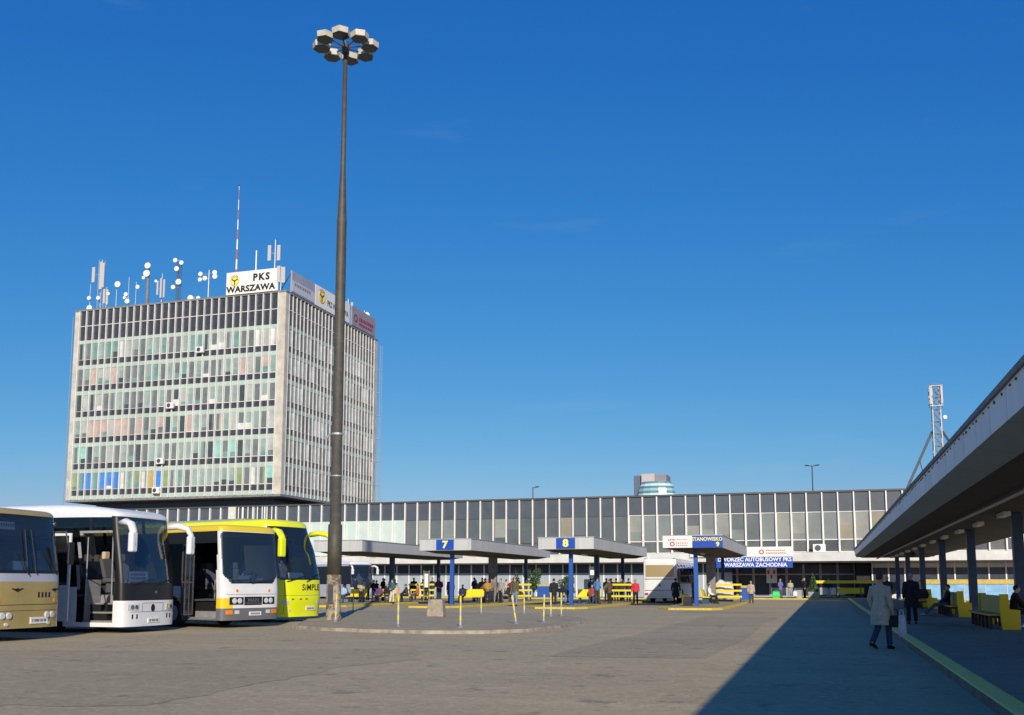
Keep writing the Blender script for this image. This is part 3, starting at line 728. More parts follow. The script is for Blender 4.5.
# ------------------------------------------------------------------ lattice mast on the hall roof (behind the right canopy)
t=thing('lattice_mast','square steel lattice phone mast with white panels and slanting stays behind the right canopy','mast',(11.75,110,10.42)); to=(11.75,110,10.42)
mb=MB(); q=.42; hh=11.5
for sx_,sy_ in ((-q,-q),(q,-q),(q,q),(-q,q)): mb.tube([(sx_*1.1,sy_*1.1,0),(sx_*.85,sy_*.85,hh)],.07,6)
for i in range(9):
    za=i*hh/9; zb_=(i+1)*hh/9
    for (p,r_) in (((-q,-q),(q,-q)),((q,-q),(q,q)),((q,q),(-q,q)),((-q,q),(-q,-q))):
        mb.tube([(*p,za),(*r_,zb_)],.035,4,cap=False); mb.tube([(*r_,za),(*p,zb_)],.035,4,cap=False); mb.tube([(*p,zb_),(*r_,zb_)],.045,4,cap=False)
mb.build('lattice_frame',M['steel'],t)
for dx in (-.54,.54):
    for dy in (-.6,.5):
        mm=MB(); mm.box(dx-.1,dx+.1,dy-.08,dy+.08,9.4,11.4); mm.build('panel',M['panelgrey'],t,bevel=.03)
mm=MB(); mm.box(-.64,.64,-.68,-.64,9.2,9.26); mm.box(-.64,.64,-.68,-.64,11.3,11.35); mm.box(-.64,-.6,-.64,.64,9.2,9.26); mm.box(.6,.64,-.64,.64,9.2,9.26); mm.build('head_frame',M['steel'],t)
dish(None,t,(.75,-.6,8.0),.2,(.3,-1,0))
for e in ((-3.6,-1.5,0),(4.4,1.5,0)):
    mm=MB(); s_=Vector((.5 if e[0]>0 else -.5,0,6.6)); e_=Vector(e); d=(e_-s_)
    mm.tube([s_,e_],.12,6); mm.tube([s_+d*.45,(e[0]*.35,e[1],0)],.05,5); mm.build('stay',M['steeldark'],t)

# street lamps beyond the hall
for (x,y,h,l) in ((-.9,130,16.2,'tall double-headed street lamp beyond the right part of the hall'),(-37.5,130,14.5,'thin distant street lamp above the middle of the hall roof')):
    t=thing('street_lamp',l,'street lamp',(x,y,0)); m=MB(); m.tube([(0,0,0),(0,0,h)],[.14,.07],8); m.build('pole',M['steeldark'],t)
    for s in ((-1,1) if h>15 else (1,)):
        m=MB(); m.tube([(0,0,h-.1),(.5*s,0,h)],.05,6); m.build('arm',M['steeldark'],t)
        m=MB(); m.tube([(.4*s,0,h+.02),(.9*s,0,h+.05)],[(.16,.1),(.1,.06)],8); m.build('lamp_head',M['steeldark'],t)

# ------------------------------------------------------------------ far glass tower
fo=(-82,510,0)
t=thing('glass_tower','distant office tower with curved turquoise glass front rising behind the hall roof','building',fo)
mb=MB(); mb.box(-10.5,-6.1,0,14,0,56.9); mb.build('core_block',mat('far slate',(.10,.13,.19),.5),t)
mb=MB(); mb.prism([(-6.05,-2.5),(.95,-3.5),(1.0,12),(-6.05,12)],46,57.4); mb.build('top_block',mat('far pale',(.52,.47,.46),.6),t)
mb=MB(); mb.box(1.05,6.8,-2.5,12,46,56.9); mb.build('side_block',mat('far mauve',(.24,.22,.27),.6),t)
fm=[mat('far glass %d'%i,c,.25,coat=.3) for i,c in enumerate([(.30,.52,.55),(.14,.26,.30),(.55,.72,.74),(.12,.22,.24)])]
zz=[0,14,28,41,44,45.6,47.0,48.3,49.6,50.8,52,53.2]
rad=[9.4,9.4,9.4,9.4,9.6,9.8,9.7,9.5,9.2,8.7,8.1,7.6]
for i in range(len(zz)-1):
    mb=MB(); n=8; vs=[]; 
    for z,r_ in ((zz[i],rad[i]),(zz[i+1],rad[i+1])):
        for j in range(n): a=R(-180+j*180/(n-1)); vs.append((1.4+r_*math.cos(a),r_*.7*math.sin(a)-1,z))
    fs=[(j,j+1,n+j+1,n+j) for j in range(n-1)]+[tuple(range(n,2*n))]
    mb.add(vs,fs); mb.build('glass_storey',fm[[0,1,2,3,0,2,1,0,3,2,1][i]],t)
mb=MB(); mb.box(-17,-6.2,-2,12,0,45.8); mb.build('low_wing',mat('far wing',(.07,.10,.14),.5),t)
# ------------------------------------------------------------------ floodlight mast
LX,LY=-18.15,35.05
t=thing('floodlight_mast','very tall dark tapered lighting mast with a ring of eight lamps above the lime coach','lighting mast',(LX,LY,.1))
mb=MB(); mb.tube([(0,0,0),(0,0,.25),(0,0,1.72)],[.31,.285,.28],20); mb.build('base',M['polebase'],t,smooth=False)
mb=MB(); mb.tube([(0,0,1.72),(0,0,3.66),(0,0,3.68),(0,0,15.85),(0,0,15.95),(0,0,16.1),(0,0,18.2),(0,0,23.6)],[.283,.275,.225,.195,.20,.185,.105,.09],20); mb.build('pole',M['pole'],t,smooth=True)
mb=MB(); mb.tube([(0,0,7.2),(0,0,7.28)],[.235,.235],16); mb.tube([(-.24,-.1,7.25),(-.42,-.16,7.05)],.05,6); mb.tube([(0,0,5.55),(0,0,5.6)],[.235,.235],16); mb.build('clamp',M['steel'],t)
# little door hatch
mb=MB(); mb.box(-.11,.11,-.292,-.262,.6,1.35); mb.build('hatch',M['steeldark'],t,bevel=.006)
mb=MB(); mb.tube([(0,0,23.2),(0,0,23.7)],[.16,.13],12); mb.build('hub',M['steeldark'],t)
for i in range(8):
    a=2*math.pi*(i+.35)/8; c,s=math.cos(a),math.sin(a)
    mb=MB(); mb.tube([(.1*c,.1*s,23.45),(.75*c,.75*s,23.55)],.028,6); mb.build('arm',M['steeldark'],t)
    rr=1.0; cx,cy=rr*c,rr*s
    def hexa(r): return [(cx+r*math.cos(a+j*math.pi/3),cy+r*math.sin(a+j*math.pi/3)) for j in range(6)]
    mb=MB(); 
    v=[(x,y,23.42) for x,y in hexa(.365)]+[(x,y,23.65) for x,y in hexa(.385)]+[(x,y,23.70) for x,y in hexa(.3)]
    f=[tuple(range(5,-1,-1)),tuple(range(12,18))]+[(k*6+j,k*6+(j+1)%6,k*6+6+(j+1)%6,k*6+6+j) for k in range(2) for j in range(6)]
    mb.add(v,f); lh=mb.build('lamp_head',M['lamphead'],t)
    mb=MB(); mb.prism(hexa(.35),23.395,23.418); mb.build('lens',M['lampglass'],lh)

# ------------------------------------------------------------------ bollards, concrete block
M['greystripe']=mat('grey stripe',(.42,.44,.47),.6,.2,9)
def bollard(x,y,label,lean=(0,0),h=.98):
    t=thing('bollard',label,'bollard',(x,y,.1),0,'thin yellow and white striped bollards on the lamp island')
    a,b=MB(),MB(); n=6; r=.031
    for i in range(n):
        z0,z1=.08+(h-.08)*i/n,.08+(h-.08)*(i+1)/n
        (a if i%2 else b).tube([(0,0,z0),(0,0,z1)],r,10)
    a.build('yellow_stripe',M['yellow'],t); b.build('white_stripe',M['greystripe'],t)
    c=MB(); c.tube([(0,0,-.02),(0,0,.05),(0,0,.08)],[.085,.08,.045],10); c.build('foot',M['concretegrey'],t)
    c=MB(); c.ell((0,0,h),(.031,.031,.02),0,10,4); c.build('cap',M['yellow'],t)
    t.rotation_euler=(lean[0],lean[1],0)
bollard(-16.95,32.9,'striped bollard just right of the floodlight mast foot',(R(0),R(2)))
bollard(-21.94,44.42,'striped bollard at the back of the island, first right of the mast base')
bollard(-13.12,29.81,'striped bollard standing nearest the kerb, between mast and concrete block')
bollard(-11.02,29.9,'striped bollard nearest the kerb, just right of the concrete block')
bollard(-15.24,44.12,'upright striped bollard behind the island, below shelter seven and left of the others there')
bollard(-10.22,33.3,'visibly leaning striped bollard in front of the man in jeans',(R(-4),R(-10)))
bollard(-13.12,44.0,'striped bollard at the back edge, right of the leaning one')
bollard(-9.6,34.6,'striped bollard at the right end of the island kerb',(0,R(2)))
bollard(-11.05,41.0,'left of the close pair of striped bollards beneath shelter eight')
bollard(-10.75,41.6,'right of the close pair of striped bollards beneath shelter eight')
mb=MB(); v=[(-.37,-.3,0),(.37,-.3,0),(.37,.3,0),(-.37,.3,0),(-.30,-.24,.72),(.30,-.24,.72),(.30,.24,.72),(-.30,.24,.72)]
mb.add(v,[(0,3,2,1),(4,5,6,7),(0,1,5,4),(1,2,6,5),(2,3,7,6),(3,0,4,7)])
o=mb.build('concrete_block',M['planter'],bevel=.03,loc=(-15.6,39.4,.1)); o.rotation_euler=(0,0,R(8)); tag(o,'rough tapered concrete block standing on the lamp island','concrete block')

# ------------------------------------------------------------------ numbered shelters
def shelter(n,cx):
    names={6:'grey flat-roofed bus shelter left of number seven, behind the lamp mast, its number hidden',7:'grey flat-roofed bus shelter with blue number 7',8:'grey flat-roofed bus shelter with blue number 8',9:'grey flat-roofed bus shelter with white board and blue STANOWISKO 9 sign'}
    y0=60.0; t=thing('bus_shelter',names[n],'bus shelter',(cx,y0,.12),0,'numbered bus shelters'); 
    w,L,zb,zt=1.77,19.4,3.46,4.18
    mb=MB(); mb.box(-w,w,0,.1,zb,zt); mb.box(-w,w,L-.1,L,zb,zt); mb.box(-w,-w+.1,.1,L-.1,zb,zt); mb.box(w-.1,w,.1,L-.1,zb,zt); mb.build('fascia',M['fascia'],t,bevel=.012)
    mb=MB(); mb.box(-w+.1,w-.1,.1,L-.1,zt-.14,zt-.04); mb.build('roof',M['roof'],t)
    mb=MB(); mb.box(-w-.03,w+.03,-.03,L+.03,zt,zt+.05); mb.build('roof_edge',M['steel'],t)
    a,b=.1,.75
    v=[(-w+a,a,zb+.02),(w-a,a,zb+.02),(w-a,L-a,zb+.02),(-w+a,L-a,zb+.02),(-w+b,1.0,zb-.16),(w-b,1.0,zb-.16),(w-b,L-1,zb-.16),(-w+b,L-1,zb-.16)]
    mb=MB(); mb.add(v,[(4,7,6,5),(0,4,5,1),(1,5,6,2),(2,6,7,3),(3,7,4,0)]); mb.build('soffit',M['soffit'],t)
    if n!=6:
        mb=MB(); mb.box(-.12,.12,1.2,1.44,0,zb-.16); mb.build('post',M['blue'],t,bevel=.01)  # front post brighter than the rear ones: sunlight put into the blue
    mb=MB(); mb.box(-.12,.12,18.2,18.44,0,zb-.16); mb.build('post',M['bluedark'],t,bevel=.01)
    if n in (7,9):
        mb=MB(); mb.box(-.30,.30,9.6,9.95,0,zb-.16); mb.build('pillar',M['concretegrey'],t,bevel=.02)
    else:
        mb=MB(); mb.box(-.17,.17,8.7,9.0,0,zb-.16); mb.build('post',M['bluedark'],t,bevel=.01)
    # strip lamp under the roof
    mb=MB(); mb.box(-.08,.08,4.5,5.8,zb-.25,zb-.17); mb.build('strip_lamp',M['white'],t)
    ym='lemon'
    if n in (7,8):
        mb=MB(); mb.box(-.6,.6,-.045,-.004,zb+.04,zt-.03); s=mb.build('number_sign',M['signblue'],t)
        mb=MB(); add_text(mb,str(n),.62,frame((0,-.05,(zb+zt)/2),(1,0,0)),sx=1.15,bold=.028); mb.build('lettering',M[ym],s)
    if n==9:
        mb=MB(); mb.box(-w,-.02,-.045,-.004,zb+.02,zt-.0); s=mb.build('advert_board',M['whitesign'],t)
        mb=MB()
        nn=18; c0=(-1.2,zb+.24); vs=[]
        for j in range(nn): 
            q=2*math.pi*j/nn; vs+=[(c0[0]+.15*math.cos(q),-.05,c0[1]+.15*math.sin(q)),(c0[0]+.08*math.cos(q),-.05,c0[1]+.08*math.sin(q))]
        mb.add(vs,[(2*j,2*((j+1)%nn),2*((j+1)%nn)+1,2*j+1) for j in range(nn)])
        rr=random.Random(9)
        for zz,x0,x1,h in ((zb+.50,-1.45,-1.1,.09),(zb+.50,-1.0,-.35,.05),(zb+.30,-.98,-.32,.06),(zb+.16,-.98,-.3,.05)):
            x=x0
            while x<x1: wd=rr.uniform(.05,.10); mb.box(x,x+wd,-.052,-.047,zz-h/2,zz+h/2); x+=wd+.035
        mb.build('red_print',M['red'],s)
        mb=MB(); mb.box(.0,w,-.045,-.004,zb+.02,zt-.0); s=mb.build('number_sign',M['signblue'],t)
        mb=MB(); add_text(mb,'STANOWISKO',.30,frame((.86,-.05,zt-.21),(1,0,0)),sx=.92,bold=.008); add_text(mb,'9',.36,frame((1.48,-.05,zb+.2),(1,0,0)),sx=1.1,bold=.014); mb.build('lettering',M[ym],s)
    return t
for n,cx in SH: shelter(n,cx)

# yellow three-board railings and benches of the shelters
def railing(x0,x1,y,label,z=.12,group='yellow three-board railings at the shelters'):
    t=thing('yellow_railing',label,'railing',((x0+x1)/2,y,z),0,group); h=(x1-x0)/2
    for zz in (.33,.76,1.19):
        mb=MB(); mb.box(-h,h,-.05,.0,zz,zz+.14); mb.build('board',M['yellow'],t,bevel=.01)
    for x in (-h+.1,h-.1):
        mb=MB(); mb.box(x-.05,x+.05,.002,.08,0,1.3); mb.build('post',M['bluedark'],t)
for n,cx in SH:
    railing(cx-(.85 if n==6 else .35),cx+(1.35 if n==6 else 1.72),74.0,{6:'yellow three-board railing at the far end of the unnumbered left shelter',7:'yellow three-board railing under shelter seven, right of its grey pillar',8:'yellow three-board railing under shelter eight, beside the white coach',9:'yellow three-board railing under shelter nine, right of the seated person in white'}[n])
def bench(x,y,rz,label,L=1.8,z=.12):
    t=thing('yellow_bench',label,'bench',(x,y,z),rz,'yellow benches')
    mb=MB(); mb.box(-L/2,L/2,-.25,.2,.40,.47); mb.build('seat',M['yellow'],t,bevel=.01)
    mb=MB(); mb.add([(-L/2,.2,.48),(L/2,.2,.48),(L/2,.32,.95),(-L/2,.32,.95),(-L/2,.26,.48),(L/2,.26,.48),(L/2,.38,.95),(-L/2,.38,.95)],[(0,1,2,3),(4,7,6,5),(0,4,5,1),(1,5,6,2),(2,6,7,3),(3,7,4,0)]); mb.build('backrest',M['yellow'],t)
    for s in (-1,1):
        mb=MB(); mb.box(s*(L/2-.2)-.05,s*(L/2-.2)+.05,-.2,.24,0,.398); mb.build('leg',M['bluedark'],t)
    return t
bench(-23.45,65.6,0,'yellow bench with sloping back under shelter seven, in front of its grey pillar')
bench(-32.3,66.0,0,'yellow bench under the left shelter, next to the seated person in white',1.3)
bench(-30.35,66.4,0,'yellow bench under the left shelter where people in dark jackets wait',1.6)
bench(-15.3,66.6,0,'yellow bench under shelter eight, left of its dark middle post',1.6)
bench(-7.6,69.0,R(90),'yellow bench under shelter nine where a person in white sits',2.0)
def litter_bin(x,y,label,z=.12,w=.42,h=.62):
    t=thing('litter_bin',label,'litter bin',(x,y,z),0,'yellow litter bins')
    mb=MB(); mb.box(-w/2,w/2,-w/2,w/2,.04,h); mb.build('box',M['yellow'],t,bevel=.03)
    mb=MB(); mb.box(-w/2+.05,w/2-.05,-w/2+.05,w/2-.05,h+.001,h+.012); mb.build('opening',M['black'],t)
litter_bin(-29.3,65.6,'small yellow bin left of the dark blue post of the left shelter')
litter_bin(-8.9,67.6,'yellow bin at the left side of shelter nine, behind the blue post')

# low blue panel with ochre top on the forecourt, behind shelter seven
for (x0,x1,y,l) in ((-26.7,-25.1,94.0,'low blue panel with ochre top rail, right of the shelter seven railing'),(-33.5,-31.6,94.6,'low blue panel with ochre top rail seen beneath shelter seven, behind the people'),(-7.1,-6.2,92.0,'narrow blue end panel right of the shelter nine railing')):
    zz=.11 if y>93.2 else 0
    t=thing('low_screen',l,'screen',((x0+x1)/2,y,zz),0,'low blue screens'); h=(x1-x0)/2
    mb=MB(); mb.box(-h,h,-.04,.04,.05,1.08); mb.build('panel',M['blue'],t)
    mb=MB(); mb.box(-h-.03,h+.03,-.07,.07,1.08,1.28); mb.build('top_rail',M['lineyellow'],t)

# entrance signs on the hall
def board(name,label,x0,x1,z0,z1,y,m):
    o_=((x0+x1)/2,y,z0); t=thing(name,label,'sign',o_); mb=MB(); mb.box(x0,x1,y,y+.12,z0,z1); mb.build('board',m,t,o_,bevel=.01); return t,o_
t,o_=board('entrance_sign','long blue board with white DWORZEC AUTOBUSOWY PKS WARSZAWA ZACHODNIA above the entrance',-9.9,-2.75,2.95,3.98,98.3,M['signblue'])
mb=MB(); add_text(mb,'DWORZEC AUTOBUSOWY PKS',.52,frame((-6.3,98.293,3.73),(1,0,0)),sx=.93,bold=.014); add_text(mb,'WARSZAWA ZACHODNIA',.52,frame((-6.2,98.293,3.22),(1,0,0)),sx=.93,bold=.014); mb.build('lettering',M['white'],t,o_)
t,o_=board('advert_sign','white board with small red print mounted above the blue entrance sign',-12.4,-2.75,4.0,4.95,98.35,M['whitesign'])
mb=MB(); rr=random.Random(2)
for bx in (-5.6,-9.4):
    nn=18; vs=[]
    for j in range(nn):
        q=2*math.pi*j/nn; vs+=[(bx+.24*math.cos(q),98.343,4.46+.24*math.sin(q)),(bx+.13*math.cos(q),98.343,4.46+.13*math.sin(q))]
    mb.add(vs,[(2*j,2*((j+1)%nn),2*((j+1)%nn)+1,2*j+1) for j in range(nn)])
    for zz,h,l in ((4.60,.09,2.1),(4.34,.11,2.3)):
        x=bx+.4
        while x<bx+l: wd=rr.uniform(.08,.17); mb.box(x,x+wd,98.338,98.347,zz-h/2,zz+h/2); x+=wd+.05
mb.build('red_print',M['red'],t,o_)
# small black-and-white notice board hanging behind shelter 8
mb=MB(); mb.box(-.33,.33,-.05,.05,0,1.15); o=mb.build('notice_board',M['steeldark'],loc=(-22.2,98.4,2.0)); tag(o,'dark notice board with pale square hanging on the hall behind shelter eight','notice board')
e=MB(); e.box(-.2,.2,-.06,-.052,.3,.8); e.build('notice',M['paper'],o)

# ------------------------------------------------------------------ plants
def leafmass(mb,c,r,n,size,rng,cone=False):
    for _ in range(n):
        while True:
            p=Vector((rng.uniform(-1,1),rng.uniform(-1,1),rng.uniform(-1,1)))
            if cone:
                rad=math.hypot(p.x,p.y); lim=(1-(p.z+1)/2)*.95+.08
                if rad<lim and rad>lim*.45: break
            elif .45<p.length<1 : break
        q=Vector((c[0]+p.x*r[0],c[1]+p.y*r[1],c[2]+p.z*r[2]))
        a=Vector((rng.gauss(0,1),rng.gauss(0,1),rng.gauss(0,1))).normalized(); b=a.orthogonal().normalized(); d=a.cross(b)
        s=size*rng.uniform(.6,1.3)
        mb.add([q-b*s-d*s*.4,q+b*s-d*s*.5,q+b*s*.6+d*s*.6,q-b*s*.7+d*s*.5],[(0,1,2,3)])
def shrub(x,y,h,w,label,cone,m,z=.11,pot=True,name='potted_shrub'):
    t=thing(name,label,'shrub',(x,y,z)); rng=random.Random(int(abs(x*37+y)))
    b=.0
    if pot:
        mb=MB(); v=[(-.42,-.42,0),(.42,-.42,0),(.42,.42,0),(-.42,.42,0),(-.5,-.5,.6),(.5,-.5,.6),(.5,.5,.6),(-.5,.5,.6)]
        mb.add(v,[(0,3,2,1),(4,5,6,7),(0,1,5,4),(1,2,6,5),(2,3,7,6),(3,0,4,7)]); mb.build('planter',M['concrete'],t,bevel=.03); b=.6
    mb=MB(); mb.tube([(0,0,0),(.04,0,b+h*.5),(0,.03,b+h*.92)],[.07,.04,.01],7); mb.tube([(.02,0,b+h*.3),(.3*w,.1,b+h*.55)],[.03,.01],5); mb.tube([(.02,0,b+h*.35),(-.32*w,-.1,b+h*.6)],[.03,.01],5); mb.build('trunk',M['bark'],t)
    mb=MB()
    if cone: leafmass(mb,(0,0,b+h*.5),(w*.55,w*.55,h*.5),1500,.07,rng,True)
    else:
        for k in range(9): leafmass(mb,(rng.uniform(-.33,.33)*w,rng.uniform(-.3,.3)*w,b+h*rng.uniform(.3,.85)),(w*.26,w*.26,h*.2),190,.075,rng)
    mb.build('crown',m,t)
shrub(-29.0,94.4,2.9,1.5,'dark conical evergreen shrub beneath shelter seven, left of the white hall panel',True,M['leaf2'],pot=False,name='evergreen_shrub')
shrub(-27.3,94.6,2.9,1.7,'loose green shrub with open top beneath shelter seven, right of the conical one',False,M['leaf'],pot=False,name='leafy_shrub')
shrub(-23.9,94.5,2.2,2.0,'wide low green shrub seen between shelters seven and eight',False,M['leaf'],pot=False,name='leafy_shrub')
shrub(-.95,96.4,1.75,.85,'narrow clipped green shrub in a square concrete planter right of the entrance',True,M['leaf'])
mb=MB(); mb.tube([(0,0,0),(0,0,.7),(0,0,.74)],[.33,.4,.38],14); o=mb.build('concrete_bin',M['concrete'],loc=(-2.3,96.3,.11)); tag(o,'round pale concrete bin on the forecourt left of the planter','bin')

# forecourt railing and yellow board bench right of the planter
t=thing('long_railing','long single-beam yellow railing on the forecourt right of the clipped shrub','railing',(1.7,97.0,.11))
mb=MB(); mb.box(-2.9,3.6,-.09,.09,1.36,1.62); mb.build('beam',M['yellow'],t,bevel=.01)
for x in (-2.7,-.6,1.5,3.4):
    mb=MB(); mb.box(x-.05,x+.05,-.05,.05,0,1.358); mb.build('post',M['bluedark'],t)
bench(2.3,97.6,0,'wide yellow bench on the forecourt behind the long railing',2.4,.11)

# ------------------------------------------------------------------ right-hand canopy
t=thing('platform_canopy','long dark-bottomed platform canopy with grey sheet fascia running along the right side','canopy',(6.1,40,.12)); o_=(6.1,40,.12)
ya,yb=-14.0,95.0
xl,xr=2.75,9.45; zt,zm,zs=4.58,3.95,3.74
def strip(pts,ya,yb):
    mb=MB(); n=len(pts); vs=[(x,ya,z) for x,z in pts]+[(x,yb,z) for x,z in pts]
    mb.add(vs,[(i,(i+1)%n,n+(i+1)%n,n+i) for i in range(n)]+[tuple(range(n-1,-1,-1)),tuple(range(n,2*n))]); return mb
strip([(xl,zm),(xl,zt-.1),(xl+.08,zt-.1),(xl+.08,zm)],ya,yb).build('fascia',M['canopy'],t,o_)
strip([(xr-.08,zm),(xr-.08,zt-.1),(xr,zt-.1),(xr,zm)],ya,yb).build('fascia',M['canopy'],t,o_)
strip([(xl-.05,zt-.1),(xl-.05,zt),(xl+.3,zt),(xl+.3,zt-.1)],ya,yb+.05).build('edge_flashing',M['concretegrey'],t,o_)
strip([(xr-.3,zt-.1),(xr-.3,zt),(xr+.05,zt),(xr+.05,zt-.1)],ya,yb+.05).build('edge_flashing',M['concretegrey'],t,o_)
strip([(xl+.085,zt-.35),(xl+.085,zt-.15),(xr-.085,zt-.15),(xr-.085,zt-.35)],ya,yb).build('roof',M['roof'],t,o_)
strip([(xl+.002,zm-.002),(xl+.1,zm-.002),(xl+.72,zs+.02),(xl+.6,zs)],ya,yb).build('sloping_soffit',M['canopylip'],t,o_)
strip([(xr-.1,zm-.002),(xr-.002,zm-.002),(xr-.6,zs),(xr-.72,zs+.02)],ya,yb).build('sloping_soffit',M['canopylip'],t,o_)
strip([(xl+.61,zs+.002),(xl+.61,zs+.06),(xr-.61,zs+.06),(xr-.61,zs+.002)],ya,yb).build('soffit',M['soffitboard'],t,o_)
mb=MB(); mb.box(xl+.09,xr-.09,yb-.1,yb,zs+.07,zt-.14); mb.build('end_panel',M['canopylip'],t,o_)
mb=MB(); mb.tube([(4.55,ya,3.64),(4.55,yb-1,3.64)],.05,6); mb.build('cable_tray',M['steel'],t,o_)
# dark fixings dotted under the flashing
mb=MB(); rr=random.Random(8); y=8.0
while y<90:
    mb.box(xl-.02,xl+.002,y,y+rr.uniform(.03,.09),zt-.17-rr.uniform(0,.03),zt-.15); y+=rr.uniform(.25,.9)
fx_=mb.build('fixing',M['black'],t,o_); fx_['kind']='stuff'
cys=[13.0,24.3,35.49,46.2,57.0,68.4,79.8,91.0]
for y in cys:
    mb=MB(); mb.box(5.85,6.17,y-.16,y+.16,.12,zs); mb.build('column',M['bluedark'],t,o_,bevel=.012)
    mb=MB(); mb.box(5.83,6.19,y-.18,y+.18,.12,.5); mb.build('sunlit_foot',M['blue'],t,o_)  # brighter blue paints sunlight onto the base of each column
y=7.5
while y<93:
    mb=MB(); mb.box(5.45,5.68,y-.65,y+.65,zs-.14,zs); l=mb.build('strip_lamp',M['white'],t,o_,bevel=.02); y+=5.5
for (y,l) in ((29.2,'dark loudspeaker under the canopy between the two nearest columns'),(74,'small dark loudspeaker hanging at the far end of the canopy')):
    s=thing('loudspeaker',l,'loudspeaker',(5.9,y,3.45)); mb=MB(); mb.tube([(0,-.22,0),(0,-.05,0),(0,.2,0)],[.2,.1,.09],12); mb.build('horn',M['black'],s)
    mb=MB(); mb.tube([(0,.08,.05),(0,.08,.35)],.025,6); mb.build('bracket',M['steeldark'],s)

# double benches with yellow ends
def double_bench(x,y0,y1,label):
    t=thing('double_bench',label,'bench',(x,y0,.12),0,'double benches on the canopy platform'); L=y1-y0
    mb=MB(); mb.box(-.46,-.07,.12,L-.12,.40,.46); mb.build('seat',M['lineyellow'],t,bevel=.01)  # seats and back in brownish ochre: shade painted into the yellow
    mb=MB(); mb.box(.07,.40,.12,L-.12,.40,.46); mb.build('seat',M['lineyellow'],t,bevel=.01)
    mb=MB(); mb.box(-.06,.06,.12,L-.12,.46,1.0); mb.build('backrest',M['lineyellow'],t,bevel=.01)
    for yy in (0,L-.1):
        mb=MB(); mb.prism([(-.12,0.47),(-.11,1.05),(.12,1.05),(.14,.60),(.42,.58),(.42,0),(-.08,0)][::-1],yy,yy+.1,0,Matrix(((1,0,0,0),(0,0,1,0),(0,1,0,0),(0,0,0,1)))); mb.build('end_panel',M['yellow'],t)
    k=int(L/.7)
    for i in range(k):
        yy=.3+i*(L-.6)/max(1,k-1)
        mb=MB(); mb.box(-.40,-.31,yy-.03,yy+.03,0,.4); mb.box(-.31,.31,yy-.03,yy+.03,.33,.4); mb.box(.31,.38,yy-.03,yy+.03,0,.4); mb.build('leg',M['black'],t)
    return t
double_bench(5.12,33.0,37.4,'nearest double bench with bright yellow end panel beside the first column')
double_bench(5.3,44.6,49.6,'second double bench with yellow end where a man sits with outstretched legs')
double_bench(5.4,58.5,63.5,'far double bench behind the walkers, past the seated man')

# pale blue barrier and what stands beyond the platform
t=thing('panel_barrier','long barrier of pale blue panels with ochre top beam beyond the platform columns','barrier',(13.5,84,0))
for i in range(9):
    x=-6.2+i*1.5
    mb=MB(); mb.box(x+.04,x+1.46,-.02,.02,.25,1.42); mb.build('panel',M['barrier'],t)
for i in range(10):
    x=-6.2+i*1.5
    mb=MB(); mb.box(x-.035,x+.035,-.04,.04,0,1.42); mb.build('post',M['steel'],t)
mb=MB(); mb.box(-6.3,7.4,-.09,.09,1.42,1.78); mb.build('top_beam',M['lineyellow'],t,bevel=.01)
railing(8.2,9.9,90.0,'short yellow three-board railing past the platform, left of the pale blue barrier',.12)

t=thing('timetable_stand','slim timetable stand with pale board right of the dark blue post of the left shelter','timetable',(-29.6,72.6,.12))
mb=MB(); mb.tube([(-.22,0,0),(-.22,0,2.35)],.03,6); mb.tube([(.22,0,0),(.22,0,2.35)],.03,6); mb.build('post',M['steel'],t)
mb=MB(); mb.box(-.19,.19,-.03,.03,1.0,2.3); b_=mb.build('board',M['steeldark'],t)
mb=MB(); mb.box(-.16,.16,-.04,-.031,1.05,2.1); mb.build('sheet',M['paper'],b_)
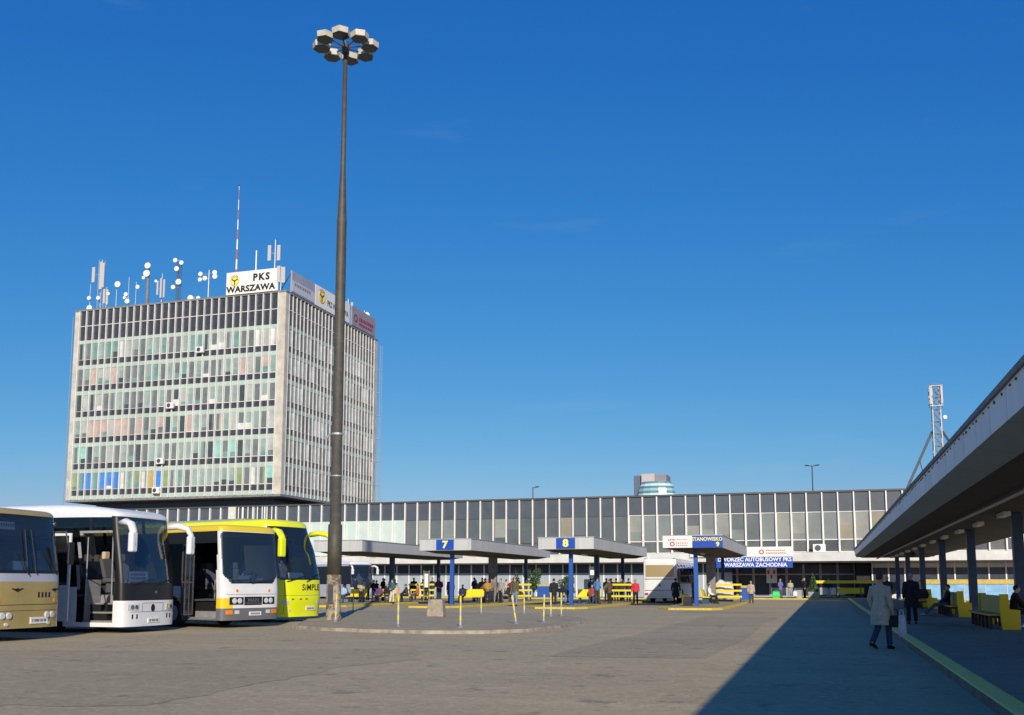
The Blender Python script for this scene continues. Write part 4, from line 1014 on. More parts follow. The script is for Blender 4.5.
# ------------------------------------------------------------------ coaches
def make_bus(name,label,loc,rz,P,cat='coach',group='coaches parked side by side'):
    t=thing(name,label,cat,loc,rz,group)
    L,W,zb,zt,rr=P['L'],P['W'],P['zb'],P['zt'],P['rr']; D,ne=P['D'],P.get('n',3.0); fx=P['fx']; tum=P.get('tum',.03)
    hwf=lambda z:W/2-tum*max(0,(z-1.4)/2)
    def sup(y,hw):
        s=min(1,abs(y)/hw); return -D+D*(1-s**ne)**(1/ne)
    def fp(y,z): return Vector((fx(z)+sup(y,hwf(z)),y,z))
    def fn(y,z):
        e=.02; a=fp(y+e,z)-fp(y-e,z); b=fp(y,z+e)-fp(y,z-e); return a.cross(b).normalized()
    # outline columns
    side=[0,.06,.12]; d=.12
    st=P.get('step',.12); 
    while d<L-.9: d+=(st if d<3.2 else .3); side.append(d)
    nf=P.get('nf',56)
    th=[-math.pi/2+math.pi*i/nf for i in range(nf+1)]
    def outline(z,ins=0.0):
        hw=hwf(min(z,zt))-ins; f0=fx(min(z,zt))-ins*1.2; pts=[]
        for q in reversed(side): pts.append((f0-D-q,-hw,'R'))
        for a in th[1:-1]:
            sy=math.sin(a); cy=math.cos(a)
            y=hw*math.copysign(abs(sy)**(2/ne),sy); x=f0-D+D*abs(cy)**(2/ne); pts.append((x,y,'F'))
        for q in side: pts.append((f0-D-q,hw,'L'))
        r=-L+ins; m_=12
        for i in range(1,m_): 
            a=math.pi/2-math.pi*i/m_; pts.append((r-.0-.12*math.cos(a)+.12,hw*math.copysign(abs(math.sin(a))**.4,math.sin(a)),'B'))
        return pts
    zs=[zb]; marks=sorted(P.get('marks',[])+[zt]); dz=P.get('dz',.07)
    for m_ in marks:
        a=zs[-1]
        if m_<=a+.005: continue
        k=max(1,round((m_-a)/dz)); zs+= [a+(m_-a)*(i+1)/k for i in range(k)]
    rings=[(z,outline(z)) for z in zs]
    for k in range(1,7):
        a=k*math.pi/12; rings.append((zt+rr*math.sin(a),outline(zt,rr*(1-math.cos(a)))))
    n=len(rings[0][1]); groups={}
    dr=P.get('droop',0)
    def dz3(x,y,z):
        if not dr or z<3.45: return z
        s=min(1,max(0,(x+3.2)/3.2)); return z-dr*s*s*(z-3.45)/(zt+rr-3.45)
    for j in range(len(rings)-1):
        z0,o0=rings[j]; z1,o1=rings[j+1]; zc=(z0+z1)/2
        for i in range(n):
            k=(i+1)%n; q=[(o0[i][0],o0[i][1],dz3(*o0[i][:2],z0)),(o0[k][0],o0[k][1],dz3(*o0[k][:2],z0)),(o1[k][0],o1[k][1],dz3(*o1[k][:2],z1)),(o1[i][0],o1[i][1],dz3(*o1[i][:2],z1))]
            xc=(o0[i][0]+o0[k][0])/2; yc=(o0[i][1]+o0[k][1])/2
            kind=o0[i][2] if o0[i][2]==o0[k][2] else ('F' if 'F' in (o0[i][2],o0[k][2]) else 'B')
            key='roof' if zc>zt else P['region'](kind,xc,yc,zc)
            if kind in 'RL' and zc<1.05:
                for ax in P['axles']:
                    if (xc-ax)**2+(zc-.48)**2<.56**2: key=None
            if key: groups.setdefault(key,[]).append(q)
    zcap,oc=rings[-1]
    groups.setdefault('roof',[]).append([(x,y,dz3(x,y,zcap)) for x,y,_ in oc])
    objs={}
    order=sorted(groups,key=lambda k:0 if P['parts'][k][2] is None else 1)
    for key in order:
        nm,m_,par=P['parts'][key]; mb=MB(); idx={}
        for q in groups[key]:
            f=[]
            for v in q:
                kk=(round(v[0],4),round(v[1],4),round(v[2],4))
                if kk not in idx: idx[kk]=len(mb.v); mb.v.append(v)
                f.append(idx[kk])
            f=[a for i,a in enumerate(f) if a!=f[i-1]]
            if len(f)>2: mb.f.append(tuple(f)); mb.m.append(0)
        objs[key]=mb.build(nm,m_,objs.get(par,t),smooth=True)
    # inside
    mb=MB(); mb.box(-L+.3,-.95,-W/2+.35,W/2-.35,zb+.12,.85); mb.build('underbody',M['black'],t)
    fl=P.get('floor',1.05)
    mb=MB(); mb.box(-L+.2,-1.75,-W/2+.07,W/2-.07,fl-.06,fl); mb.box(-1.75,-.5,-.45,W/2-.07,fl-.06,fl-.001); mb.build('cabin_floor',M['interior'],t)
    mb=MB(); mb.box(-L+.2,-1.1,-W/2+.12,W/2-.12,zt-.12,zt-.08); mb.box(-L+.2,-.8,W/2-.11,W/2-.07,zb+.2,1.35); mb.box(-L+.2,-L+.24,-W/2+.1,W/2-.1,.5,zt-.12); mb.build('shade_lining',M['interior'],t)  # dark inner planes added to keep the cabin looking shaded
    dz_=P.get('dash',fl+.42)
    mb=MB(); ys=[-W/2+.25+i*(W-.5)/10 for i in range(11)]
    front=[(fp(y,dz_).x-.09,y) for y in ys]
    mb.prism(front[::-1]+[(fx(dz_)-.75,-W/2+.25),(fx(dz_)-.75,W/2-.25)],fl,dz_); mb.build('dashboard',M['dash'],t,bevel=.02)
    sw=MB(); cx_,cz=fx(dz_)-.85,dz_+.16; nn=18; pts=[]
    for j in range(nn+1):
        a=2*math.pi*j/nn; pts.append((cx_+.13*math.sin(a),.62+.23*math.cos(a),cz+.19*math.sin(a)))
    sw.tube(pts,.018,6,cap=False); sw.tube([(cx_+.05,.62,cz-.25),(cx_,.62,cz)],.03,6); sw.tube([(cx_,.40,cz),(cx_,.84,cz)],.014,5); sw.build('steering_wheel',M['black'],t)
    def seat(x,y,wd,m_,head=None,nm='seat',base=fl):
        mb=MB(); mb.box(x-.25,x+.22,y-wd/2,y+wd/2,base+.32,base+.46); mb.box(x-.2,x+.15,y-wd*.3,y+wd*.3,base,base+.32)
        v=[(x-.25,y-wd/2,base+.46),(x-.12,y-wd/2,base+.46),(x-.12,y+wd/2,base+.46),(x-.25,y+wd/2,base+.46),(x-.42,y-wd/2,base+1.05),(x-.30,y-wd/2,base+1.05),(x-.30,y+wd/2,base+1.05),(x-.42,y+wd/2,base+1.05)]
        mb.add(v,[(0,3,2,1),(4,5,6,7),(0,1,5,4),(1,2,6,5),(2,3,7,6),(3,0,4,7)]); s=mb.build(nm,m_,t,bevel=.03)
        for k in ((0,) if wd<.7 else (-.23,.23)):
            h=MB(); h.box(x-.43,x-.30,y+k-.13,y+k+.13,base+1.04,base+1.28); h.build('headrest',head or m_,s,bevel=.04)
        return s
    seat(fx(dz_)-1.35,.62,.5,M['seatfab'],P.get('headm'),'driver_seat')
    for r in range(P.get('rows',5)):
        for y in (-.68,.68):
            if y<0 and r==0: continue
            seat(-2.55-r*.9,y,.95,M['seatfab'],P.get('headm2'))
    # wheels
    for ax in P['axles']:
        for s in (-1,1):
            w_=MB(); y0,y1=s*(W/2-.34),s*(W/2-.05)
            w_.tube([(ax,y0,.48),(ax,y0+s*.03,.48),(ax,y1-s*.03,.48),(ax,y1,.48)],[.40,.48,.48,.42],22); wo=w_.build('wheel',M['rubber'],t,smooth=False)
            w_=MB(); w_.tube([(ax,y1+s*.001,.48),(ax,y1+s*.012,.48)],[.28,.26],18); w_.tube([(ax,y1,.48),(ax,y1+s*.06,.48)],[.1,.08],12); w_.build('rim',M['steel'],wo)
    def patch(nm,y0,y1,z0,z1,m_,eps=.006,parent=None,r=0.0,ny=8,nz=5):
        mb=MB(); vs=[]
        for i in range(nz+1):
            for j in range(ny+1):
                y=y0+(y1-y0)*j/ny; z=z0+(z1-z0)*i/nz; vs.append(fp(y,z)+fn(y,z)*eps)
        k=ny+1
        fs=[(i*k+j,i*k+j+1,(i+1)*k+j+1,(i+1)*k+j) for i in range(nz) for j in range(ny)]
        mb.add(vs,fs); 
        # rim so that the piece has thickness
        ring=[j for j in range(k)]+[i*k+ny for i in range(1,nz+1)]+[nz*k+j for j in range(ny-1,-1,-1)]+[i*k for i in range(nz-1,0,-1)]
        th_=abs(eps)+.002
        vb=[]
        for q in ring:
            i,j=divmod(q,k); y=y0+(y1-y0)*j/ny; z=z0+(z1-z0)*i/nz; vb.append(vs[q]-fn(y,z)*th_)
        o=len(mb.v); mb.v+= [tuple(v) for v in vb]; m2=len(ring)
        for q in range(m2): mb.f.append((ring[q],o+q,o+(q+1)%m2,ring[(q+1)%m2])); mb.m.append(0)
        return mb.build(nm,m_,parent or t,smooth=False)
    def disc(nm,y,z,r,m_,depth=.03,parent=None,rz_=None):
        mb=MB(); c=fp(y,z); nrm=fn(y,z); rr_=(r,rz_ or r)
        mb.tube([c-nrm*.02,c+nrm*depth*.6,c+nrm*depth],[rr_,rr_,(rr_[0]*.8,rr_[1]*.8)],16,up=(0,0,1)); return mb.build(nm,m_,parent or t,smooth=False)
    def text(body,y,z,size,m_,parent=None,nm='lettering',eps=.012,**kw):
        v,f=text_mesh(body,size,extrude=.003,**kw); mb=MB(); vs=[]
        for p in v: vs.append(fp(y+p[0],z+p[1])+fn(y+p[0],z+p[1])*(eps+p[2]))
        mb.add(vs,f); return mb.build(nm,m_,parent or t)
    def plate(y,z,wd=.52,h=.12):
        p=patch('number_plate',y-wd/2,y+wd/2,z-h/2,z+h/2,M['paper'],.02)
        mb=MB(); x=y-wd/2+.06; q=random.Random(int((y+z)*1000))
        while x<y+wd/2-.07:
            c=fp(x,z)+fn(x,z)*.024; c2=fp(x+.028,z)+fn(x+.028,z)*.024
            mb.add([c+Vector((0,0,-.035)),c2+Vector((0,0,-.035)),c2+Vector((0,0,.035)),c+Vector((0,0,.035))],[(0,1,2,3)]); x+=q.choice([.045,.05,.075])
        mb.build('plate_marks',M['black'],p)
    def wiper(y0,z0,y1,z1):
        mb=MB(); k=6; pts=[]
        for i in range(k+1):
            y=y0+(y1-y0)*i/k; z=z0+(z1-z0)*i/k; pts.append(fp(y,z)+fn(y,z)*.05)
        mb.tube(pts,.016,5); mb.build('wiper',M['black'],t)
    return t,dict(fp=fp,fn=fn,patch=patch,disc=disc,text=text,plate=plate,wiper=wiper,objs=objs,seat=seat)
def rrect(u,v,u0,u1,v0,v1,r):
    cx,cy=(u0+u1)/2,(v0+v1)/2; a=abs(u-cx)-(u1-u0)/2+r; b=abs(v-cy)-(v1-v0)/2+r
    return math.hypot(max(a,0),max(b,0))+min(max(a,b),0)-r
def lerp_profile(pts):
    def f(z):
        if z<=pts[0][0]: return pts[0][1]
        for (a,b),(c,d) in zip(pts,pts[1:]):
            if z<=c:
                s=(z-a)/(c-a); s=s*s*(3-2*s)*.35+s*.65; return b+(d-b)*s
        return pts[-1][1]
    return f
def mirror_arm(t,pts,rad,m,body,gl=None,nm='mirror'):
    mb=MB(); mb.tube(pts,rad,10); o=mb.build(nm,m,t,smooth=True)
    c,sx,sy,sz=body
    b=MB(); b.box(c[0]-sx,c[0]+sx,c[1]-sy,c[1]+sy,c[2]-sz,c[2]+sz); h=b.build('mirror_housing',m,o,bevel=.05)
    g=MB(); g.box(c[0]-sx-.006,c[0]-sx-.001,c[1]-sy*.85,c[1]+sy*.85,c[2]-sz*.9,c[2]+sz*.9); g.build('mirror_glass',M['mirror'],h)
    return o

# ---- gold coach (nearest, at the left edge)
def reg_gold(k,x,y,z):
    if k=='F':
        d=min(rrect(y,z,-1.20,-.03,1.78,3.27,.10),rrect(y,z,.03,1.20,1.78,3.27,.10))
        if d<-.035: return 'windshield'
        if rrect(y,z,-1.23,1.23,1.75,3.30,.12)<0: return 'gasket'
        if 1.54<z<1.75: return 'stripe'
        return 'body'
    if k in 'RL' and 1.55<z<2.85 and -10.8<x<-.6:
        return 'gasket' if (x%1.45)<.12 or z<1.62 or z>2.78 else 'side_window'
    return 'body'
P=dict(L=10.5,W=2.5,zb=.33,zt=3.30,rr=.16,D=.30,n=3.4,fx=lerp_profile([(1.4,0),(1.75,-.02),(3.3,-.28)]),region=reg_gold,axles=(-2.5,-7.8),floor=1.1,dash=1.62,marks=[1.54,1.75,1.78,3.27,3.30],dz=.055,
  parts=dict(body=('body',M['busgold'],None),roof=('roof',M['busgold'],None),stripe=('silver_stripe',M['bussilver'],None),windshield=('windshield',M['screen'],None),gasket=('window_trim',M['gasket'],None),side_window=('side_window',M['busdark'],None)))
t,h=make_bus('gold_coach','gold coach with divided windscreen and silver stripe, cut by the left edge',(-20.0,21.45,0),0,P)
for y in (-.58,.58): pass
for s in (-1,1):
    for yy in (.66,.86): h['disc']('headlight',s*yy,.66,.088,M['lens'],.04)
    h['disc']('fog_lamp',s*.72,.44,.07,M['lens'],.03,rz_=.05)
h['patch']('indicator',-1.06,-.92,1.0,1.09,M['orange'],.015); h['patch']('indicator',.92,1.06,1.0,1.09,M['orange'],.015)
h['patch']('bumper_crease',-1.1,1.1,.93,.945,M['gasket'],.004,ny=14); h['patch']('bumper_crease',-1.1,1.1,.78,.79,M['gasket'],.004,ny=14)
for i in range(4): h['patch']('vent_slot',.30+i*.13,.36+i*.13,1.12,1.26,M['gasket'],.006,ny=2)
h['plate'](.38,.52,.62,.17)
for yy in (-.42,.92):
    mb=MB(); c=h['fp'](yy,1.32)+h['fn'](yy,1.32)*.012
    for s in (-1,1): mb.add([c+Vector((0,s*.03,-.03)),c+Vector((0,s*.2,.03)),c+Vector((0,s*.19,.05)),c+Vector((0,s*.03,.025))],[(0,1,2,3) if s>0 else (3,2,1,0)])
    mb.add([c+Vector((0,math.cos(q*math.pi/5)*.05,math.sin(q*math.pi/5)*.05)) for q in range(10)],[tuple(range(10))]); mb.build('winged_badge',M['gasket'],t)
h['wiper'](-.1,1.72,-.35,2.3); h['wiper'](.95,1.72,.55,2.35)
h['wiper'](.16,1.75,.12,2.9); h['wiper'](-.13,1.75,-.1,2.9)
o=h['patch']('route_card',-1.0,-.35,2.90,3.10,M['paper'],-.05); 
mb=MB(); x=-.95
while x<-.42: c=h['fp'](x,3.0)+h['fn'](x,3.0)*-.044; mb.add([c+Vector((0,0,-.045)),c+Vector((0,.05,-.045)),c+Vector((0,.05,.045)),c+Vector((0,0,.045))],[(0,1,2,3)]); x+=.075
mb.build('red_print',M['red'],o)
o=h['patch']('route_card',-.52,.0,1.80,2.08,M['paper'],-.05)
mb=MB(); mb.tube([h['fp'](1.18,2.9)+Vector((0,.02,0)),h['fp'](1.2,2.9)+Vector((.28,.12,.02)),h['fp'](1.2,2.3)+Vector((.3,.14,0))],[.025,.025,.02],8); mo=mb.build('mirror',M['steeldark'],t)
b=MB(); b.box(.12,.2,1.14,1.36,2.0,2.62); b.build('mirror_housing',M['black'],mo,bevel=.03)
h['disc']('marker_lamp',1.12,3.12,.06,M['chrome'],.05)

# ---- white coach with open door
def reg_white(k,x,y,z):
    if k=='F':
        if z<.97: return 'body'
        if z<1.50: return 'mask'
        if z<3.58: return 'windshield' if abs(y)<1.19 else 'gasket'
        return 'body'
    if k in 'RL':
        if k=='R' and -1.74<x<-.44 and .32<z<3.02: return None
        if x>-.44 and z>.97 and z<3.58: return 'gasket'
        if k=='R' and -1.82<x<=-1.74 and z<3.1: return 'door_trim'
        if k=='R' and x>-1.74 and x<-.44 and 3.02<z<3.09: return 'door_trim'
        if 1.38<z<3.52:
            if z>2.3 and abs(x+3.55-(z-3.0)*-.25)<.2: return 'body'
            return 'gasket' if (x%1.5)<.10 or z<1.45 else 'side_window'
    return 'body'
P=dict(L=12.0,W=2.55,zb=.19,zt=3.66,rr=.28,droop=.30,D=.34,n=3.2,fx=lerp_profile([(.9,0),(1.5,-.03),(3.5,-.34)]),region=reg_white,axles=(-2.75,-8.6),floor=1.15,dash=1.50,marks=[.32,.97,1.38,1.5,3.02,3.09,3.52,3.58],dz=.07,headm=M['beigeseat'],headm2=M['beigeseat'],
  parts=dict(body=('body',M['buswhite'],None),roof=('roof',M['buswhite'],None),mask=('lower_glass_mask',M['gasket'],None),windshield=('windshield',M['screen'],None),gasket=('window_trim',M['gasket'],None),side_window=('side_window',M['busdark'],None),door_trim=('door_frame',M['steel'],None)))
t,h=make_bus('white_coach','white coach with curved white mirrors and open front door, right of the gold one',(-19.95,26.5,0),0,P)
for s in (-1,1):
    o=h['patch']('headlight',s*.66 if s>0 else -1.08,1.08 if s>0 else -.66,.68,.86,M['lens'],.015)
    for yy in (.76,.92): h['disc']('lamp_bulb',s*yy,.77,.07,M['chrome'],.03,parent=o)
    for yy in (.72,.9): h['patch']('fog_slot',s*yy-.025,s*yy+.025,.42,.56,M['gasket'],.008,ny=2)
h['disc']('badge',0,.74,.09,M['gasket'],.015,rz_=.12)
h['plate'](.05,.36,.55,.14)
h['patch']('bumper_crease',-1.0,1.0,.62,.632,M['gasket'],.004,ny=14)
h['patch']('panel_seam',-.5,.5,.885,.895,M['gasket'],.004,ny=12)
for yy in (-.5,.5): h['patch']('panel_seam',yy-.005,yy+.005,.63,.895,M['gasket'],.004,ny=1)
h['disc']('emblem',.15,1.22,.05,M['chrome'],.01)
h['wiper'](-.95,1.46,-.1,1.62); h['wiper'](.05,1.46,.95,1.6)
o=h['patch']('route_card',-1.0,-.15,1.54,1.86,M['paper'],-.05)
mb=MB()
for zz in (1.76,1.65):
    x=-.93
    while x<-.34: c=h['fp'](x,zz)+h['fn'](x,zz)*-.044; mb.add([c+Vector((0,0,-.03)),c+Vector((0,.045,-.03)),c+Vector((0,.045,.03)),c+Vector((0,0,.03))],[(0,1,2,3)]); x+=.065
mb.build('red_print',M['red'],o)
mb=MB(); mb.box(-.75,-.55,-.05,.35,1.5,1.9); mb.build('folder',M['red'],t,bevel=.02)
for s in (-1,1):
    y0=s*1.16
    mirror_arm(t,[(-.42,y0,3.30),(-.12,y0+s*.12,3.34),(.16,y0+s*.22,3.25),(.27,y0+s*.27,3.05),(.28,y0+s*.27,2.6)],[(.10,.10),(.12,.11),(.13,.10),(.12,.09),(.11,.08)],M['buswhite'],((.27,y0+s*.27,2.72),.09,.13,.30))
# open door leaf swung back along the side
mb=MB(); lf=-1.72; yb_=-1.275-.42
mb.box(lf-1.05,lf-.97,yb_-.03,yb_+.03,.36,3.0); mb.box(lf-.08,lf,yb_-.03,yb_+.03,.36,3.0); mb.box(lf-.97,lf-.08,yb_-.03,yb_+.03,2.92,3.0); mb.box(lf-.97,lf-.08,yb_-.03,yb_+.03,1.35,1.43); mb.box(lf-.97,lf-.08,yb_-.02,yb_+.02,.36,1.35)
d=mb.build('door_leaf',M['buswhite'],t,bevel=.01); g=MB(); g.box(lf-.97,lf-.08,yb_-.012,yb_+.012,1.43,2.92); g.build('door_glass',M['busglass'],d)
# steps in the doorway
for i in range(3):
    mb=MB(); mb.box(-1.60,-.55,-1.2+.25*i,-.45,.32+.26*i,.35+.26*i+.02); mb.build('step',M['step'],t)
mb=MB(); mb.box(-1.61,-1.57,-1.15,-.5,.32,1.6); mb.box(-1.6,-.56,-.47,-.44,.32,1.12); mb.build('stepwell_panel',M['step'],t)
mb=MB(); mb.tube([(-.6,-1.18,1.0),(-.66,-1.16,2.9)],.02,6); mb.tube([(-1.55,-1.18,.9),(-1.55,-1.18,2.9)],.02,6); mb.build('handrail',M['steel'],t)
h['seat'](-1.24,-.30,.5,M['interior'],M['beigeseat'],'guide_seat',1.20)

# ---- white bus with amber roof
def reg_man(k,x,y,z):
    if k=='F':
        d=max(rrect(y,z,-1.20,1.20,1.48,3.23,.12),(abs(y)-1.20)+(1.48-z)*1.0+.30)
        if d<-.04: return 'windshield'
        if d<0: return 'gasket'
        if z>3.25: return 'roof'
        if z<.66: return 'bumper'
        if z<1.0 and y<-.86: return 'amber_right'
        return 'body'
    if k in 'RL':
        if k=='R' and -1.85<x<-.42 and .30<z<2.85: return None
        if k=='R' and -1.95<x<=-1.85 and z<2.9: return 'gasket'
        if z>3.24: return 'roof'
        if z>2.85: return 'gasket'
        if 1.40<z<2.85 and x<-1.95: return 'gasket' if (x%1.5)<.10 or z<1.46 else 'side_window'
        if z<.66: return 'bumper'
        if z<1.0: return 'amber_right' if k=='R' else 'amber_left'
        if k=='R' and x>-.42 and z>2.85: return 'gasket'
    return 'body'
P=dict(L=11.0,W=2.5,zb=.26,zt=3.30,rr=.17,D=.26,n=3.4,fx=lerp_profile([(1.2,0),(1.4,-.02),(3.3,-.22)]),region=reg_man,axles=(-2.7,-8.2),floor=.95,dash=1.50,marks=[.30,.66,1.0,1.4,1.48,2.85,3.23,3.25],dz=.05,nf=64,
  parts=dict(body=('body',M['buswhite'],None),roof=('roof',M['busamber'],None),amber_right=('amber_panel',M['busamber'],None),amber_left=('amber_panel',M['busamber'],None),bumper=('bumper',M['busgrey'],None),windshield=('windshield',M['screen'],None),gasket=('window_trim',M['gasket'],None),side_window=('side_window',M['busdark'],None)))
A=R(-17); c1=Vector((-19.0,28.9)); ctr=c1+Vector((math.sin(R(17)),math.cos(R(17))))*1.25
t,h=make_bus('white_bus','white bus with amber roof and black grille reading MAN, front door open',(ctr.x,ctr.y,0),A,P)
for s in (-1,1):
    o=h['patch']('headlight_panel',min(s*.42,s*.98),max(s*.42,s*.98),.78,1.03,M['gasket'],.012)
    for yy in (.58,.79): h['disc']('headlight',s*yy,.905,.095,M['lens'],.035,parent=o)
    h['patch']('indicator',s*.98-.13,s*.98+.13,.46,.60,M['orange'],.02)
    h['patch']('fog_lamp',s*.68-.09,s*.68+.09,.47,.59,M['lens'],.02)
    h['disc']('marker_lamp',s*.70,1.25,.05,M['orange'],.03)
g=h['patch']('grille',-.38,.38,.76,1.04,M['gasket'],.014)
h['text']('MAN',0,.92,.17,M['chrome'],g,sx=1.3,bold=.006,eps=.02)
for zz in (.80,.84): h['patch']('grille_bar',-.36,.36,zz,zz+.012,M['busgrey'],.018,parent=g)
h['plate'](.1,.47,.52,.13); h['patch']('panel_seam',-1.1,1.1,1.115,1.125,M['gasket'],.004,ny=14)
h['wiper'](-.1,1.5,.85,1.62); h['wiper'](-1.0,1.58,-.2,1.60)
o=h['patch']('route_card',-.62,-.1,1.56,1.76,M['paper'],-.05); h['patch']('route_card',.2,.5,1.60,1.68,M['paper'],-.05)
mb=MB(); 
for xx in (-1.80,-1.62):
    for yy in (-1.56,-1.40,-1.24): mb.box(xx-.02,xx+.02,yy-.018,yy+.018,.42,2.8)
    for zz in (.42,1.5,2.76): mb.box(xx-.018,xx+.018,-1.542,-1.258,zz,zz+.05)
d=mb.build('folded_door',M['steeldark'],t)
for xx in (-1.80,-1.62):
    g=MB(); g.box(xx-.006,xx+.006,-1.541,-1.259,.48,2.75); g.build('door_glass',M['busglass'],d)
for i in range(3):
    mb=MB(); mb.box(-1.8,-.48,-1.22+.26*i,-.4,.30+.21*i,.34+.21*i); mb.box(-1.8,-.48,-1.22+.26*i,-1.20+.26*i,.12+.21*i if i else .3,.30+.21*i+.003); mb.build('step',M['step'],t)
mb=MB(); mb.box(-.95,-.5,-.9,-.4,.95,1.62); mb.build('ticket_console',M['step'],t,bevel=.03)
mb=MB(); mb.tube([(-.55,-1.1,1.0),(-1.0,-.95,1.5)],.02,6); mb.build('handrail',M['steeldark'],t)

# ---- lime coach
def reg_lime(k,x,y,z):
    if k=='F':
        d=rrect(y,z,-1.26,1.26,1.62,3.72,.22)
        if d<-.04: return 'windshield'
        if d<0: return 'gasket'
        return 'body'
    if k in 'RL':
        if 1.5<z<3.35:
            if x>-.42: return 'body'
            if x>-.75: return 'gasket' if z<3.3 else 'body'
            if x>-1.75 and k=='R': return 'side_window' if rrect(x,z,-1.7,-.85,1.6,3.25,.1)<0 else 'body'
            if x<-1.9: return 'gasket' if (x%1.5)<.1 or z<1.57 else 'side_window'
    return 'body'
P=dict(L=12.0,W=2.55,zb=.20,zt=3.76,rr=.24,D=.50,n=2.7,fx=lerp_profile([(.3,-.08),(.9,0),(1.6,-.04),(2.6,-.30),(3.76,-.80)]),region=reg_lime,axles=(-3.0,-9.2),floor=1.25,dash=1.62,marks=[1.5,1.62,3.3,3.72],dz=.06,nf=64,
  parts=dict(body=('body',M['buslime'],None),roof=('roof',M['buslime'],None),windshield=('windshield',M['screen'],None),gasket=('window_trim',M['gasket'],None),side_window=('side_window',M['busdark'],None)))
a13=R(13); c1=Vector((-20.0,33.9)); ctr=c1+Vector((math.sin(a13),math.cos(a13)))*1.27
t,h=make_bus('lime_coach','lime yellow coach with tall curved windscreen and black SIMPLE lettering beside the mast',(ctr.x+.25,ctr.y,0),-a13,P)
h['text']('SiMPLE',.40,1.32,.34,M['black'],None,sx=1.0,spacing=1.1,bold=.004,shear=.12)
h['plate'](.42,.52,.55,.16)
h['patch']('bumper_crease',-1.15,1.15,1.02,1.03,M['gasket'],.004,ny=16)
for yy in (-.62,-.2,.12): h['patch']('slot',yy-.06,yy+.06,.86,.9,M['gasket'],.008,ny=2)
for s in (-1,1):
    h['disc']('fog_lamp',s*.72,.46,.06,M['lens'],.015)
    o=h['patch']('headlight',min(s*.78,s*1.1),max(s*.78,s*1.1),.68,.84,M['lens'],.010); 
for yy in (-.98,.98): h['patch']('panel_seam',yy-.006,yy+.006,.3,1.5,M['gasket'],.004,ny=1,nz=10)
h['wiper'](-.9,1.56,.0,1.76); h['wiper'](.1,1.56,1.0,1.85)
h['patch']('route_card',-.72,.06,1.66,1.92,M['paper'],-.05)
h['patch']('mesh_sun_blind',-.35,.35,2.55,2.95,M['interior'],-.08)
for s in (-1,1):
    y0=s*1.18
    mirror_arm(t,[(-.85,y0,3.45),(-.45,y0+s*.10,3.52),(-.1,y0+s*.22,3.45),(.10,y0+s*.28,3.25),(.12,y0+s*.28,2.75)],[(.13,.10),(.15,.11),(.15,.11),(.14,.10),(.12,.09)],M['buslime'],((.11,y0+s*.28,2.85),.10,.14,.36))
mb=MB(); mb.box(-9.5,-2.6,-.75,.75,4.001,4.09); mb.build('roof_hatch_unit',M['steel'],t,bevel=.04)

# ---- white coach seen from behind at shelter nine
def reg_rear(k,x,y,z):
    if k=='B' and z>1.95 and z<2.85 and abs(y)<1.1: return 'rear_window' if rrect(y,z,-1.08,1.08,1.98,2.82,.08)<0 else 'body'
    if k in 'RL' and 1.45<z<2.95 and -11.3<x<-.6: return 'gasket' if (x%1.45)<.1 or z<1.52 else 'side_window'
    if k=='F' and 1.4<z<3.0: return 'windshield' if abs(y)<1.15 else 'gasket'
    return 'body'
P=dict(L=12.0,W=2.5,zb=.38,zt=3.15,rr=.22,D=.35,n=3.2,fx=lerp_profile([(1.2,0),(3.1,-.3)]),region=reg_rear,axles=(-2.7,-8.8),floor=1.1,dash=1.5,marks=[1.45,1.95,2.85,2.95],dz=.14,nf=20,rows=3,step=.3,
  parts=dict(body=('body',M['buswhite'],None),roof=('roof',M['buswhite'],None),windshield=('windshield',M['screen'],None),gasket=('window_trim',M['gasket'],None),side_window=('side_window',M['busdark'],None),rear_window=('rear_window',mat('curtained rear glass',(.36,.28,.15),.2,coat=.4),None)))
t,h=make_bus('white_coach','white coach seen from behind between shelters eight and nine, half in shade',(-11.75,87.0,0),R(90),P,group='coaches waiting between the shelters')
for s in (-1,1):
    mb=MB(); mb.box(-12.03,-11.99,s*1.0-.12,s*1.0+.12,.62,.76); mb.build('tail_lamp',M['redlamp'],t)
    mb=MB(); mb.tube([(-11.5,s*.9,3.3),(-11.5,s*.9,3.42)],[.12,.08],10); mb.build('marker_lamp',M['buswhite'],t)
mb=MB(); mb.box(-12.025,-11.99,-1.1,1.1,1.78,1.82); mb.box(-12.025,-11.99,-1.1,1.1,.95,.98); mb.build('panel_seam',M['gasket'],t)
mb=MB(); mb.box(-12.03,-11.99,-.27,.27,.66,.8); mb.build('number_plate',M['paper'],t)
mb=MB(); mb.tube([(-11.99,0,1.33),(-12.03,0,1.33)],.07,10); mb.build('badge',M['gasket'],t)

